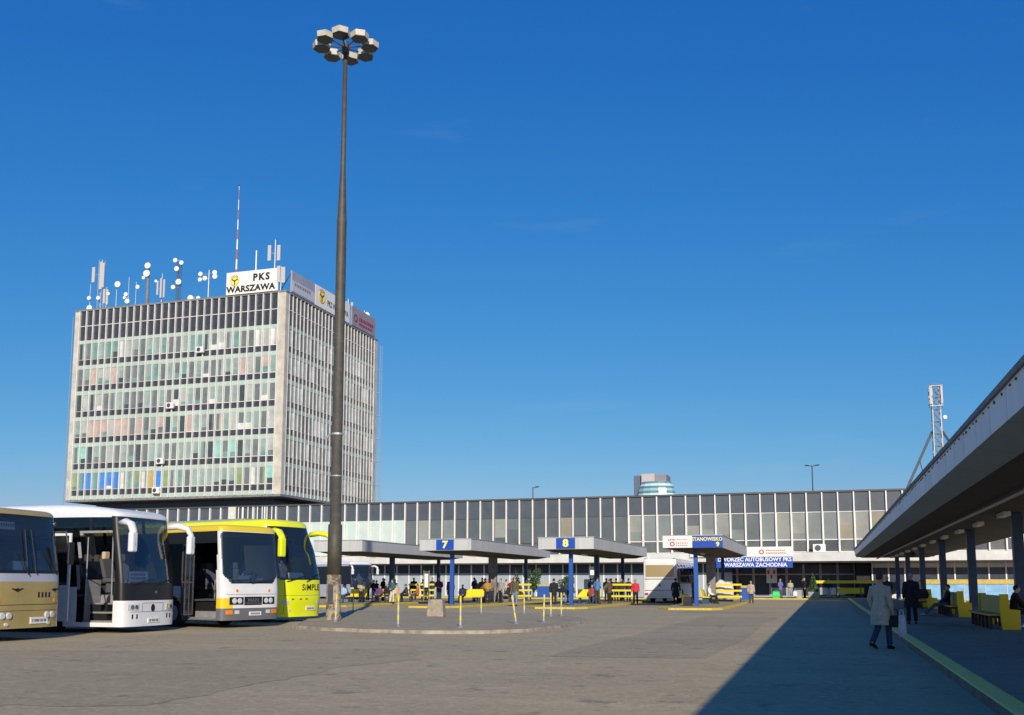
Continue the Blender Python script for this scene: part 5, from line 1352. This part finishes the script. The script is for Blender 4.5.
# ---- coach at the left shelter, mostly in its shade
P=dict(P); P['region']=reg_white; P.update(zt=3.3,rr=.24,zb=.2,droop=0,marks=[.32,.97,1.38,1.5,3.02,3.09,3.2],dz=.12,nf=28,headm2=None)
def reg_b6(k,x,y,z):
    if k=='F':
        if z<1.15: return 'body'
        if z<3.2: return 'windshield' if abs(y)<1.16 else 'gasket'
    if k in 'RL' and 1.4<z<3.1: return 'gasket' if (x%1.5)<.1 else 'side_window'
    return 'body'
P['region']=reg_b6
P['parts']=dict(body=('body',M['bussilver'],None),roof=('roof',M['buswhite'],None),windshield=('windshield',M['screen'],None),gasket=('window_trim',M['gasket'],None),side_window=('side_window',M['busdark'],None))
t,h=make_bus('pale_coach','pale coach with dark windscreen and white mirror seen beneath the left shelter',(-41.2,85.5,0),R(-30),P,group='coaches waiting between the shelters')
for s in (-1,1):
    mirror_arm(t,[(-.5,s*1.15,3.05),(-.1,s*1.3,3.1),(.2,s*1.4,2.95),(.25,s*1.4,2.5)],.09,M['buswhite'],((.24,s*1.4,2.55),.08,.12,.25))
    h['patch']('headlight',min(s*.7,s*1.05),max(s*.7,s*1.05),.7,.9,M['lens'],.01)

# ---- dark car beyond the pale blue barrier
t=thing('parked_car','dark car with a yellow roof box parked beyond the pale blue barrier','car',(15.6,90.5,0),R(180))
mb=MB(); prof=[(-2.1,.35),(-2.1,.8),(-1.9,.92),(-1.2,.98),(-.7,1.42),(.6,1.45),(1.35,.98),(1.95,.82),(2.1,.6),(2.1,.35)]
n=len(prof); mb.add([(x,-.82 if z<1.0 else -.66,z) for x,z in prof]+[(x,.82 if z<1.0 else .66,z) for x,z in prof],[tuple(range(n)),tuple(range(2*n-1,n-1,-1))]+[(i,n+i,n+(i+1)%n,(i+1)%n) for i in range(n)])
mb.build('body',mat('car paint',(.015,.016,.02),.25,coat=.6),t,bevel=.05)
mb=MB()
for s in (-1,1): mb.add([(-1.05,s*.80,1.0),(1.2,s*.80,1.0),(.55,s*.69,1.38),(-.68,s*.69,1.38)],[(0,1,2,3) if s<0 else (3,2,1,0)])
mb.build('side_window',M['darkglass'],t)
mb=MB(); mb.box(-.5,.45,-.35,.35,1.5,1.72); mb.build('roof_box',M['yellow'],t,bevel=.04)
for x in (-1.3,1.3):
    for s in (-1,1):
        w_=MB(); w_.tube([(x,s*.62,.31),(x,s*.83,.31)],.31,16); w=w_.build('wheel',M['rubber'],t); r_=MB(); r_.tube([(x,s*.831,.31),(x,s*.84,.31)],.18,12); r_.build('rim',M['steel'],w)
# ------------------------------------------------------------------ people
def remesh(mb, voxel, smooth=2):
    me=bpy.data.meshes.new('tmp'); me.from_pydata([tuple(p) for p in mb.v],[],mb.f); me.update()
    ob=bpy.data.objects.new('tmp',me); C.objects.link(ob)
    r=ob.modifiers.new('r','REMESH'); r.mode='VOXEL'; r.voxel_size=voxel
    s=ob.modifiers.new('s','SMOOTH'); s.iterations=smooth; s.factor=.5
    dg=bpy.context.evaluated_depsgraph_get(); dg.update()
    out=bpy.data.meshes.new_from_object(ob.evaluated_get(dg))
    v=[tuple(p.co) for p in out.vertices]; f=[tuple(p.vertices) for p in out.polygons]
    bpy.data.objects.remove(ob); bpy.data.meshes.remove(me); bpy.data.meshes.remove(out)
    o=MB(); o.add(v,f); return o
V=Vector
POSES={
 # joints: hip, knee, ankle (right then left) ; shoulder handled by dz/lean ; elbow, wrist
 'stand': dict(dz=0,lean=0,legs=[((.09,0,.92),(.10,.01,.50),(.11,-.01,.09)),((-.09,0,.92),(-.11,.02,.50),(-.12,.0,.09))],arms=[((.24,-.02,1.14),(.25,.06,.90)),((-.24,-.02,1.14),(-.25,.06,.90))]),
 'wait':  dict(dz=0,lean=0,legs=[((.09,0,.92),(.11,.03,.50),(.16,.02,.09)),((-.09,0,.92),(-.10,.0,.50),(-.10,-.02,.09))],arms=[((.25,-.03,1.15),(.12,.20,1.08)),((-.25,-.03,1.15),(-.10,.22,1.04))]),
 'phone': dict(dz=0,lean=0,legs=[((.09,0,.92),(.10,.01,.50),(.11,-.01,.09)),((-.09,0,.92),(-.12,.03,.50),(-.15,.03,.09))],arms=[((.27,.08,1.16),(.13,.12,1.50)),((-.24,-.02,1.14),(-.24,.06,.90))]),
 'walk':  dict(dz=-.02,lean=.05,legs=[((.09,0,.90),(.10,.20,.52),(.10,.27,.10)),((-.09,0,.90),(-.10,.02,.47),(-.10,-.30,.17))],arms=[((.25,-.12,1.14),(.27,-.12,.90)),((-.25,.05,1.14),(-.25,.20,.94))]),
 'stroll':dict(dz=-.01,lean=.03,legs=[((.09,0,.91),(.10,.14,.51),(.10,.16,.09)),((-.09,0,.91),(-.10,.03,.48),(-.10,-.24,.15))],arms=[((.27,-.05,1.14),(.28,.02,.90)),((-.27,.0,1.14),(-.27,.12,.92))]),
 'sit':   dict(dz=-.43,lean=-.04,legs=[((.10,.02,.50),(.13,.44,.50),(.13,.42,.09)),((-.10,.02,.50),(-.12,.45,.50),(-.12,.47,.09))],arms=[((.25,.02,.72),(.12,.26,.58)),((-.25,.02,.72),(-.12,.27,.60))]),
 'sprawl':dict(dz=-.43,lean=-.10,legs=[((.10,.02,.50),(.13,.46,.47),(.14,.86,.10)),((-.10,.02,.50),(-.12,.47,.46),(-.10,.92,.10))],arms=[((.24,.06,.72),(.10,.28,.58)),((-.24,.06,.72),(-.10,.30,.58))]),
 'bend':  dict(dz=-.43,lean=.18,legs=[((.10,.02,.50),(.14,.44,.50),(.13,.38,.09)),((-.10,.02,.50),(-.13,.45,.50),(-.12,.40,.09))],arms=[((.25,.30,.66),(.10,.46,.60)),((-.25,.30,.66),(-.10,.47,.60))]),
}
CACHE={}
def hand(mb,wr,el,side):
    d=(V(wr)-V(el)).normalized(); sd=V((side,0,0)); sd=(sd-d*sd.dot(d)); 
    if sd.length<.2: sd=V((0,0,1))-d*d.z
    sd=sd.normalized(); fw=d.cross(sd).normalized()        # palm faces sd*-1 ; knuckle row runs along fw
    if fw.y<0: fw=-fw
    base=V(wr)+d*.095; inn=-sd
    for k,(o,l) in enumerate(((.032,.072),(.011,.08),(-.011,.075),(-.032,.06))):
        p0=base+fw*o-d*.02; p1=p0+d*(l*.45+.02); p2=p1+(d*.8+inn*.6).normalized()*l*.33; p3=p2+(d*.35+inn*.95).normalized()*l*.26
        mb.tube([p0,p1,p2,p3],[.0095,.0092,.0085,.006],6)
    p0=V(wr)+d*.03+fw*.03; p1=p0+(d*.5+fw*.8+inn*.2).normalized()*.04; p2=p1+(d*.9+fw*.25+inn*.4).normalized()*.032
    mb.tube([p0,p1,p2],[.013,.011,.007],6)
def build_template(pose,coat,hairstyle,fine):
    key=(pose,coat,hairstyle,fine)
    if key in CACHE: return CACHE[key]
    P=POSES[pose]; dz,ln=P['dz'],P['lean']; vox=.011 if fine else .017
    def U(x,y,z):    # upper body point: shifted and leaned about the hips
        k=(z-.92); return V((x,y+ln*max(0,k)/.5*1.0*.5*2*.5+0,z+dz))
    b=MB()
    tor=[U(0,0,.86),U(0,0,.98),U(0,0,1.12),U(0,0,1.28),U(0,-.005,1.39),U(0,-.01,1.455)]
    tr=[(.150,.100),(.155,.105),(.138,.098),(.162,.108),(.172,.098),(.085,.07)]
    b.tube(tor,tr,16,up=(0,1,0))
    b.tube([U(0,-.01,1.42),U(0,.0,1.50),U(0,.005,1.57)],[.062,.054,.055],12,up=(0,1,0))
    hc=U(0,.015,1.635); b.ell(hc,(.074,.094,.112),0,16,12); b.ell(hc+V((0,.030,-.068)),(.052,.056,.045),0,12,8)
    b.ell(hc+V((0,.098,-.012)),(.014,.020,.024),0,8,6)
    for s in (-1,1): b.ell(hc+V((s*.077,-.005,-.008)),(.010,.022,.031),0,8,6)
    for s,(e,w_) in zip((1,-1),P['arms']):
        e=V(e)+V((0,ln*.3 if dz==0 else 0,0)); w_=V(w_)+V((0,ln*.2 if dz==0 else 0,0)); sh=U(s*.185,-.005,1.40)
        b.tube([U(s*.12,-.005,1.405),sh,(sh+e)/2,e,(e+w_)/2,w_],[.058,.056,.046,.038,.036,.026],10)
        d=(w_-e).normalized(); b.tube([w_-d*.01,w_+d*.03,w_+d*.085,w_+d*.1],[(.026,.026),(.032,.024),(.038,.018),(.030,.013)],10,up=(1,0,0) if abs(d.x)<.8 else (0,0,1))
    for h_,k_,a_ in P['legs']:
        h_,k_,a_=V(h_),V(k_),V(a_)
        b.tube([h_+V((0,0,.03)),h_,(h_+k_)/2,k_,k_+(a_-k_)*.3,k_+(a_-k_)*.7,a_],[.09,.088,.074,.056,.056,.042,.036],12)
        b.tube([a_+V((0,-.05,-.03)),a_+V((0,.03,-.035)),a_+V((0,.15,-.06))],[.038,.040,.026],8)
    body=remesh(b,vox)
    for s,(e,w_) in zip((1,-1),P['arms']):
        e=V(e)+V((0,ln*.3 if dz==0 else 0,0)); w_=V(w_)+V((0,ln*.2 if dz==0 else 0,0)); hand(body,w_,e,s)
    for s in (-1,1):
        body.ell(hc+V((s*.030,.083,.010)),(.012,.008,.007),1,8,6)
        body.tube([hc+V((s*.046,.080,.030)),hc+V((s*.030,.088,.034)),hc+V((s*.014,.090,.030))],.004,5,1)
    body.ell(hc+V((0,.082,-.060)),(.024,.008,.006),2,8,6)
    # jacket / coat
    c=MB(); hem={'short':.86,'hip':.74,'long':.56}[coat] if dz==0 or pose in ('walk','stroll') else .90
    pts=[U(0,0,hem)]; rr=[(.25 if hem<.7 else .205 if hem<.85 else .175,.19 if hem<.7 else .155 if hem<.85 else .128)]
    if hem<.7: pts.append(U(0,0,.74)); rr.append((.245,.185)); pts.append(U(0,0,.88)); rr.append((.222,.168))
    pts+= [U(0,0,.98),U(0,0,1.12),U(0,0,1.28),U(0,-.005,1.40),U(0,-.008,1.47),U(0,-.006,1.50)]
    rr+= [(.198 if hem<.7 else .186,.145 if hem<.7 else .136),(.168,.124),(.186,.130),(.196,.118),(.105,.088),(.074,.072)]
    c.tube(pts,rr,18,up=(0,1,0))
    for s,(e,w_) in zip((1,-1),P['arms']):
        e=V(e)+V((0,ln*.3 if dz==0 else 0,0)); w_=V(w_)+V((0,ln*.2 if dz==0 else 0,0)); sh=U(s*.195,-.005,1.395)
        c.tube([U(s*.10,-.005,1.40),sh,(sh+e)/2,e,(e+w_)/2,w_-(w_-e).normalized()*.005],[.078,.077,.066,.060,.056,.048],12)
    jac=remesh(c,vox)
    # collar
    jac.tube([U(0,-.008,1.465),U(0,-.006,1.515)],[(.088,.080),(.074,.074)],14,up=(0,1,0),cap=False)
    # trousers
    c=MB(); z0=.86+dz
    c.tube([U(0,0,.84),U(0,0,.92),U(0,0,1.02)],[(.165,.115),(.168,.118),(.158,.112)],14,up=(0,1,0))
    for h_,k_,a_ in P['legs']:
        h_,k_,a_=V(h_),V(k_),V(a_)
        c.tube([h_+V((0,0,.04)),h_,(h_+k_)/2,k_,k_+(a_-k_)*.5,a_+(k_-a_)*.02],[.105,.104,.090,.074,.068,.066],12)
    tro=remesh(c,vox)
    # hair
    hr=MB()
    hr.ell(hc+V((0,-.020,.026)),(.083,.092,.101),0,16,12)
    if hairstyle=='long': hr.ell(hc+V((0,-.052,-.07)),(.078,.05,.12),0,14,10)
    if hairstyle=='cap': hr.tube([hc+V((0,.06,.068)),hc+V((0,.15,.060))],[(.07,.01),(.05,.008)],10)
    hair=remesh(hr,.014)
    shoes=[]
    for h_,k_,a_ in P['legs']:
        a_=V(a_); k_=V(k_); tilt=min(0,(a_-k_).y+.25) if pose=='walk' else 0
        m=MB(); lift=a_.z-.09; ty=-.06 if lift>.04 else 0
        m.tube([a_+V((0,-.085,-.045)),a_+V((0,-.06,-.04)),a_+V((0,.02,-.035)),a_+V((0,.10,-.055+ty*.6)),a_+V((0,.165,-.065+ty)),a_+V((0,.185,-.068+ty))],[(.022,.022),(.042,.044),(.045,.050),(.046,.034),(.040,.024),(.02,.012)],10,up=(0,0,1))
        shoes.append(m)
    def me(mb,nm,k):
        m=bpy.data.meshes.new(nm); m.from_pydata([tuple(p) for p in mb.v],[],mb.f)
        for _ in range(k): m.materials.append(None)
        if k>1: m.polygons.foreach_set('material_index',mb.m)
        m.polygons.foreach_set('use_smooth',[True]*len(m.polygons)); m.update(); return m
    CACHE[key]=dict(body=me(body,'body',3),coat=me(jac,'jacket',1),trousers=me(tro,'trousers',1),hair=me(hair,'hair',1),shoe=[me(s,'shoe',1) for s in shoes])
    return CACHE[key]
CL={}
def cloth(c):
    if c not in CL: CL[c]=mat('cloth %d'%len(CL),c,.9,.18,14,.25,60)
    return CL[c]
SKIN=mat('skin',(.50,.31,.23),.55,.06,20); EYE=mat('eye',(.03,.025,.02),.3); LIP=mat('lip',(.36,.14,.12),.5)
HAIRC={'dark':(.025,.018,.014),'brown':(.07,.045,.03),'grey':(.30,.29,.28),'fair':(.28,.20,.11),'black':(.012,.012,.012)}
def person(label,x,y,z,face,pose='stand',coat='short',top=(.03,.03,.035),leg=(.03,.035,.06),hair='dark',style='short',h=1.74,shoe=(.02,.02,.02),group=None,fine=False):
    """face: direction looked at, degrees from +Y, clockwise seen from above"""
    T=build_template(pose,coat,style,fine)
    t=thing('person',label,'person',(x,y,z),-R(face),group); s=h/1.75; t.scale=(s,s,s)
    def put(nm,me,mats):
        o=bpy.data.objects.new(nm,me); C.objects.link(o); o.parent=t
        for i,m in enumerate(mats): o.material_slots[i].link='OBJECT'; o.material_slots[i].material=m
    put('body',T['body'],[SKIN,EYE,LIP]); put('coat' if coat!='short' else 'jacket',T['coat'],[cloth(top)]); put('trousers',T['trousers'],[cloth(leg)])
    put('hair' if style!='cap' else 'cap',T['hair'],[cloth(HAIRC[hair])])
    for m in T['shoe']: put('shoe',m,[cloth(shoe)])
    return t
JE=(.035,.055,.11); BK=(.014,.014,.016)
G6='people waiting at the left shelter'; G7='people waiting under shelter seven'; G8='people waiting under shelter eight'; GQ='people seen over the railings'
person('person in a loose grey-beige coat and dark jeans walking away beside the yellow kerb',1.22,24.6,0,34,'stroll','long',(.46,.42,.31),(.035,.05,.10),'brown',h=1.74,fine=True)
person('person all in black with grey hair walking away along the canopy platform',2.82,36.6,.12,4,'stand','long',BK,BK,'grey',h=1.72,fine=True)
person('person in dark jacket and grey trousers sitting with outstretched legs on the second double bench',4.98,46.4,.12,-90,'sprawl','short',(.03,.034,.04),(.13,.14,.15),'black',shoe=(.55,.55,.55),fine=True)
person('person in black sitting on the nearest double bench, half hidden by the first column',5.62,34.7,.12,90,'bend','short',BK,BK,'black')
person('person in dark clothes standing beyond the walker in the grey coat',3.2,56.5,.12,170,'wait','hip',(.025,.03,.04),BK,'dark')
person('person in dark jacket seated on the far double bench behind the walkers',5.05,61.0,.12,-90,'sit','short',(.02,.022,.03),(.10,.11,.13),'dark')
# left shelter
person('person in a white jacket sitting at the left end under the left shelter',-34.3,68.1,.12,95,'sit','short',(.70,.70,.70),(.12,.12,.14),'brown',group=G6)
person('person in dark jacket and pale blue trousers sitting bent forward under the left shelter',-32.9,67.4,.12,110,'bend','short',(.03,.03,.045),(.40,.46,.58),'dark',group=G6)
person('person in a navy jacket standing behind the bent-forward sitter',-32.6,69.9,.12,200,'wait','short',(.02,.03,.07),JE,'dark',h=1.6,group=G6)
person('person in black jacket and light jeans standing in front of the left shelter bench',-31.75,67.6,.12,120,'wait','short',BK,(.20,.27,.38),'brown',h=1.62,group=G6)
person('person in a dark green jacket standing beside the hall end of the left shelter',-33.2,72.4,.12,100,'wait','short',(.02,.03,.025),JE,'fair',h=1.78,group=G6)
person('person in black holding a phone to the ear behind the left shelter post',-32.5,72.3,.12,-80,'phone','short',BK,BK,'dark',h=1.82,group=G6)
person('small person in a pink top right of the dark blue post of the left shelter',-30.05,68.0,.12,140,'stand','short',(.55,.32,.34),(.45,.45,.48),'fair',h=1.3,group=G6)
person('person in dark brown jacket sitting right of the pink-topped child',-29.5,68.6,.12,-100,'bend','short',(.06,.04,.03),BK,'brown',group=G6)
person('person in an orange-red jacket sitting beside the left shelter railing',-28.95,69.2,.12,-110,'sit','short',(.52,.12,.05),(.05,.05,.06),'brown',group=G6)
for x,l,c in ((-31.8,'leftmost of four behind the left shelter railing',BK),(-31.0,'second from left of four behind the left shelter railing',(.03,.03,.05)),(-30.62,'third from left of four behind the left shelter railing',(.05,.03,.03)),(-30.2,'rightmost of four behind the left shelter railing',(.02,.03,.03))):
    person('person in dark, '+l,x,75.3,.12,random.choice([20,150,200]),'stand','short',c,BK,'dark',h=1.82 if x!=-31.0 else 1.7,group=GQ)
# shelter 7
person('person in a maroon jacket and dark trousers left of the blue post of shelter seven',-25.95,66.0,.12,150,'wait','short',(.10,.02,.05),(.02,.025,.05),'dark',h=1.78,group=G7)
person('person in a long maroon coat standing directly behind the blue post of shelter seven',-25.2,66.3,.12,170,'stand','long',(.14,.04,.05),BK,'brown',h=1.76,group=G7)
person('person in dark jacket with white sleeves standing behind the shelter seven bench',-25.15,71.2,.12,110,'wait','short',(.04,.04,.06),(.5,.5,.5),'dark',h=1.8,group=G7)
person('person in a brown coat standing before the grey pillar of shelter seven',-23.55,68.4,.12,170,'stand','hip',(.12,.07,.04),(.05,.05,.06),'dark',h=1.76,group=G7)
person('person in a checked tan jacket standing right of the grey pillar of shelter seven',-22.75,68.2,.12,195,'wait','short',(.20,.15,.10),(.03,.03,.05),'brown',h=1.68,group=G7)
person('person sitting on luggage in dark clothes near the right railing of shelter seven',-22.15,70.1,.12,-100,'sit','short',(.03,.03,.03),(.20,.2,.22),'dark',group=G7)
person('person in black standing against the left end of the shelter seven railing',-21.95,71.0,.12,90,'wait','short',BK,BK,'dark',h=1.72,group=G7)
person('person in green-brown jacket and blue jeans standing on the road before shelter seven',-19.3,62.6,0,-170,'stand','short',(.09,.085,.05),(.14,.22,.36),'brown',h=1.82)
# shelter 8
person('person in a black jacket standing at the front left corner of shelter eight',-16.75,62.9,.0,-15,'stand','hip',BK,(.02,.02,.025),'black',h=1.8,group=G8)
person('person in grey and blue sitting just left of the blue post of shelter eight',-17.2,66.5,.12,140,'bend','short',(.2,.2,.23),(.15,.22,.36),'dark',group=G8)
person('person in dark clothes standing behind the yellow bench of shelter eight',-17.0,74.8,.12,40,'stand','short',BK,BK,'dark',h=1.76,group=G8)
person('person in a bright blue jacket standing in the middle of shelter eight',-14.6,66.2,.12,25,'wait','short',(.07,.20,.46),(.04,.045,.06),'dark',h=1.78,group=G8)
person('person in a brown coat right of the one in bright blue under shelter eight',-14.0,67.4,.12,-60,'wait','hip',(.10,.06,.05),BK,'brown',h=1.66,group=G8)
for x,l,c in ((-15.55,'leftmost of four above the shelter eight railing',BK),(-15.15,'second from left of four above the shelter eight railing',(.04,.03,.03)),(-14.75,'third from left of four above the shelter eight railing',(.03,.04,.03)),(-14.2,'rightmost of four above the shelter eight railing',(.03,.03,.05))):
    person('person in dark, '+l,x,75.4,.12,random.choice([10,160,200]),'stand','short',c,BK,'dark',h=1.74,group=GQ)
person('person in a red jacket standing between the shelter eight railing and the white coach',-12.75,70.3,0,170,'stand','short',(.55,.03,.06),BK,'dark',h=1.76)
# shelter 9
person('person all in black walking beside the rear corner of the white coach',-9.75,69.2,0,-10,'walk','long',BK,BK,'black',h=1.86)
person('person in dark jacket half hidden behind the blue post of shelter nine',-8.45,68.6,.12,60,'wait','short',(.07,.05,.06),(.04,.04,.05),'dark',h=1.7)
person('person in a white top and dark trousers sitting on the bench of shelter nine',-7.42,68.9,.12,95,'sit','short',(.72,.72,.72),BK,'dark')
person('person in a beige coat standing right of the shelter nine railing',-5.2,76.5,0,170,'stand','hip',(.40,.33,.26),(.06,.05,.05),'fair',h=1.66)
# entrance
person('person in a blue-violet jacket standing on the forecourt with a green bag',-3.85,95.8,.11,-40,'wait','hip',(.12,.13,.34),(.10,.08,.09),'grey',h=1.76)
person('person in a pale patterned top standing left of the concrete bin with a white bag',-2.95,95.6,.11,160,'wait','short',(.42,.40,.28),(.30,.32,.38),'brown',h=1.66)
person('person with fair hair in black standing behind the concrete bin',-1.75,97.6,.11,-120,'phone','hip',BK,BK,'fair',h=1.86)
person('person in dark top and white trousers standing behind the long yellow railing',.4,98.3,.11,175,'stand','short',(.025,.025,.04),(.55,.55,.56),'brown',h=1.82)

# the rest of the crowd
CROWD=[(-35.0,71.3,'person in a grey fleece waiting behind the white-jacketed sitter under the left shelter','wait',(.24,.24,.26),JE,'grey',1.7,150,G6),
(-34.9,73.2,'person in a camel jacket at the far left back of the left shelter','stand',(.34,.24,.13),BK,'brown',1.68,200,G6),
(-33.9,74.1,'person in a bottle green anorak talking at the back of the left shelter','wait',(.03,.10,.06),BK,'dark',1.76,60,G6),
(-31.3,70.4,'person in a light grey hooded top just left of the left shelter post','wait',(.42,.42,.44),JE,'brown',1.66,190,G6),
(-25.7,73.1,'person in a pale blue blouse at the back of shelter seven, left of its pillar','stand',(.30,.40,.52),BK,'fair',1.64,160,G7),
(-24.7,72.4,'person in a rust jumper between bench and pillar of shelter seven','wait',(.28,.10,.05),JE,'dark',1.74,220,G7),
(-24.4,74.2,'person in charcoal coat behind the rust jumper under shelter seven','stand',(.06,.06,.065),BK,'grey',1.72,120,G7),
(-23.2,73.0,'person in a cream jacket right behind the grey pillar of shelter seven','wait',(.52,.48,.38),(.08,.07,.06),'brown',1.66,200,G7),
(-22.5,72.2,'person in a dark red fleece right of the grey pillar of shelter seven','wait',(.22,.03,.03),BK,'dark',1.7,150,G7),
(-18.3,73.2,'person in a white shirt at the back left of shelter eight','stand',(.62,.62,.62),JE,'dark',1.7,170,G8),
(-16.0,71.2,'person in a grey suit jacket beside the yellow bench of shelter eight','wait',(.16,.17,.19),(.08,.08,.09),'grey',1.76,210,G8),
(-15.4,73.0,'person in an olive parka before the shelter eight railing','stand',(.11,.11,.05),BK,'dark',1.74,140,G8)]
CROWD+=[(-33.0,65.2,'person in a sky blue shirt sitting on the sunlit bench of the left shelter','sit',(.30,.45,.60),JE,'dark',1.7,170,G6),
(-30.6,66.1,'person in a purple jacket sitting on the right bench of the left shelter','sit',(.12,.05,.18),BK,'brown',1.66,175,G6),
(-30.0,66.2,'person in a black leather jacket beside the purple jacket on the bench','bend',BK,JE,'dark',1.74,160,G6),
(-31.5,65.0,'person in a beige raincoat standing at the sunlit edge of the left shelter','wait',(.42,.36,.26),BK,'grey',1.64,150,G6),
(-28.9,64.6,'person in dark teal fleece with white trousers right of the small yellow bin','wait',(.03,.12,.13),(.55,.55,.55),'dark',1.62,200,G6),
(-24.0,65.5,'person in navy coat sitting at the left end of the shelter seven bench','sit',(.02,.03,.07),BK,'grey',1.7,175,G7),
(-22.2,65.6,'person in a mustard cardigan standing right of the shelter seven bench','wait',(.36,.22,.04),BK,'brown',1.64,160,G7),
(-21.9,67.6,'person in black and white stripes near the right edge of shelter seven','stand',(.30,.30,.31),BK,'dark',1.7,210,G7),
(-15.0,66.4,'person in a brick red waistcoat sitting on the shelter eight bench','sit',(.30,.06,.04),JE,'dark',1.7,175,G8)]
for x,y,l,po,c,lg,hr_,hh_,fc,g in CROWD: person(l,x,y,.12,fc,po,'short',c,lg,hr_,h=hh_,group=g)
# things people hold or have put down
def bag(name,label,x,y,z,w,d,h,m,strap=.25,rz=0):
    t=thing(name,label,'bag',(x,y,z),rz)
    mb=MB(); mb.add([(-w/2,-d/2,0),(w/2,-d/2,0),(w/2,d/2,0),(-w/2,d/2,0),(-w*.56,-d*.62,h*.45),(w*.56,-d*.62,h*.45),(w*.56,d*.62,h*.45),(-w*.56,d*.62,h*.45),(-w*.44,-d*.3,h),(w*.44,-d*.3,h),(w*.44,d*.3,h),(-w*.44,d*.3,h)],[(0,3,2,1),(8,9,10,11)]+[(k*4+i,k*4+(i+1)%4,k*4+4+(i+1)%4,k*4+4+i) for k in range(2) for i in range(4)])
    mb.build('body',m,t,bevel=.03)
    mb=MB(); mb.tube([(-w*.25,0,h*.95),(-w*.2,0,h+strap*.8),(0,0,h+strap),(w*.2,0,h+strap*.8),(w*.25,0,h*.95)],.012,6); mb.build('handle',m,t)
    return t
bag('handbag','small black handbag held low by the walker in the grey coat',1.52,24.48,.50,.26,.14,.27,cloth(BK),.14)
bag('carrier_bag','limp white carrier bag hanging beside the black handbag of the walker',1.66,24.44,.28,.16,.12,.50,cloth((.55,.56,.58)),.12)
bag('shoulder_bag','black shoulder bag on the right hip of the person in black',3.13,36.55,.98,.42,.2,.32,cloth((.02,.02,.022)),.3,R(12))
bag('holdall','bright green bag standing on the forecourt kerb by the person in blue-violet',-4.25,95.6,.11,.62,.4,.62,mat('green bag',(.04,.62,.14),.6),.1)
bag('carrier_bag','white carrier bag held by the person in the patterned top',-2.55,95.5,.30,.34,.2,.46,cloth((.7,.7,.7)),.12)
bag('suitcase','dark suitcase at the foot of the blue post of shelter nine',-8.0,61.9,.12,.5,.26,.55,cloth((.03,.03,.04)),.1)
bag('suitcase','brown suitcase by the brown-coated person before the grey pillar',-23.3,67.7,.12,.44,.25,.5,cloth((.12,.06,.04)),.1)
bag('holdall','grey holdall on the ground beneath shelter seven, left of its right railing',-22.6,70.6,.12,.7,.34,.4,cloth((.20,.2,.21)),.1)
# two pale sheeted bundles on a trolley under shelter nine
t=thing('wrapped_bundle','pale sheeted bundle piled behind the seated person under shelter nine','bundle',(-7.3,74.9,.12))
mb=MB(); mb.ell((0,0,.9),(.55,.4,.75),0,14,10); mb.ell((-.5,.1,.7),(.4,.35,.6),0,12,8); mb.ell((.55,.1,.8),(.45,.35,.7),0,12,8); remesh(mb,.05,4).build('cover',cloth((.62,.60,.58)),t,smooth=True)
mb=MB(); mb.box(-.8,.9,-.35,.4,.0,.18); mb.build('trolley_base',M['steeldark'],t,bevel=.02)
# a bird near the tower roof
t=thing('bird','small dark bird flying right of the tower roof','bird',(-58.7,118,36.4),R(60))
mb=MB(); mb.tube([(0,-.28,0),(0,-.15,.02),(0,.1,.03),(0,.2,.05),(0,.27,.03)],[(.05,.015),(.05,.04),(.075,.065),(.05,.05),(.012,.012)],8)
for s in (-1,1): mb.add([(0,.1,.05),(s*.25,.13,.22),(s*.5,-.05,.30),(s*.24,-.06,.18),(0,-.08,.05),(0,.1,.035),(s*.25,.13,.205),(s*.5,-.05,.29),(s*.24,-.06,.165),(0,-.08,.035)],[(0,1,2,3,4),(9,8,7,6,5),(0,5,6,1),(1,6,7,2),(2,7,8,3),(3,8,9,4)])
mb.build('body',M['black'],t)
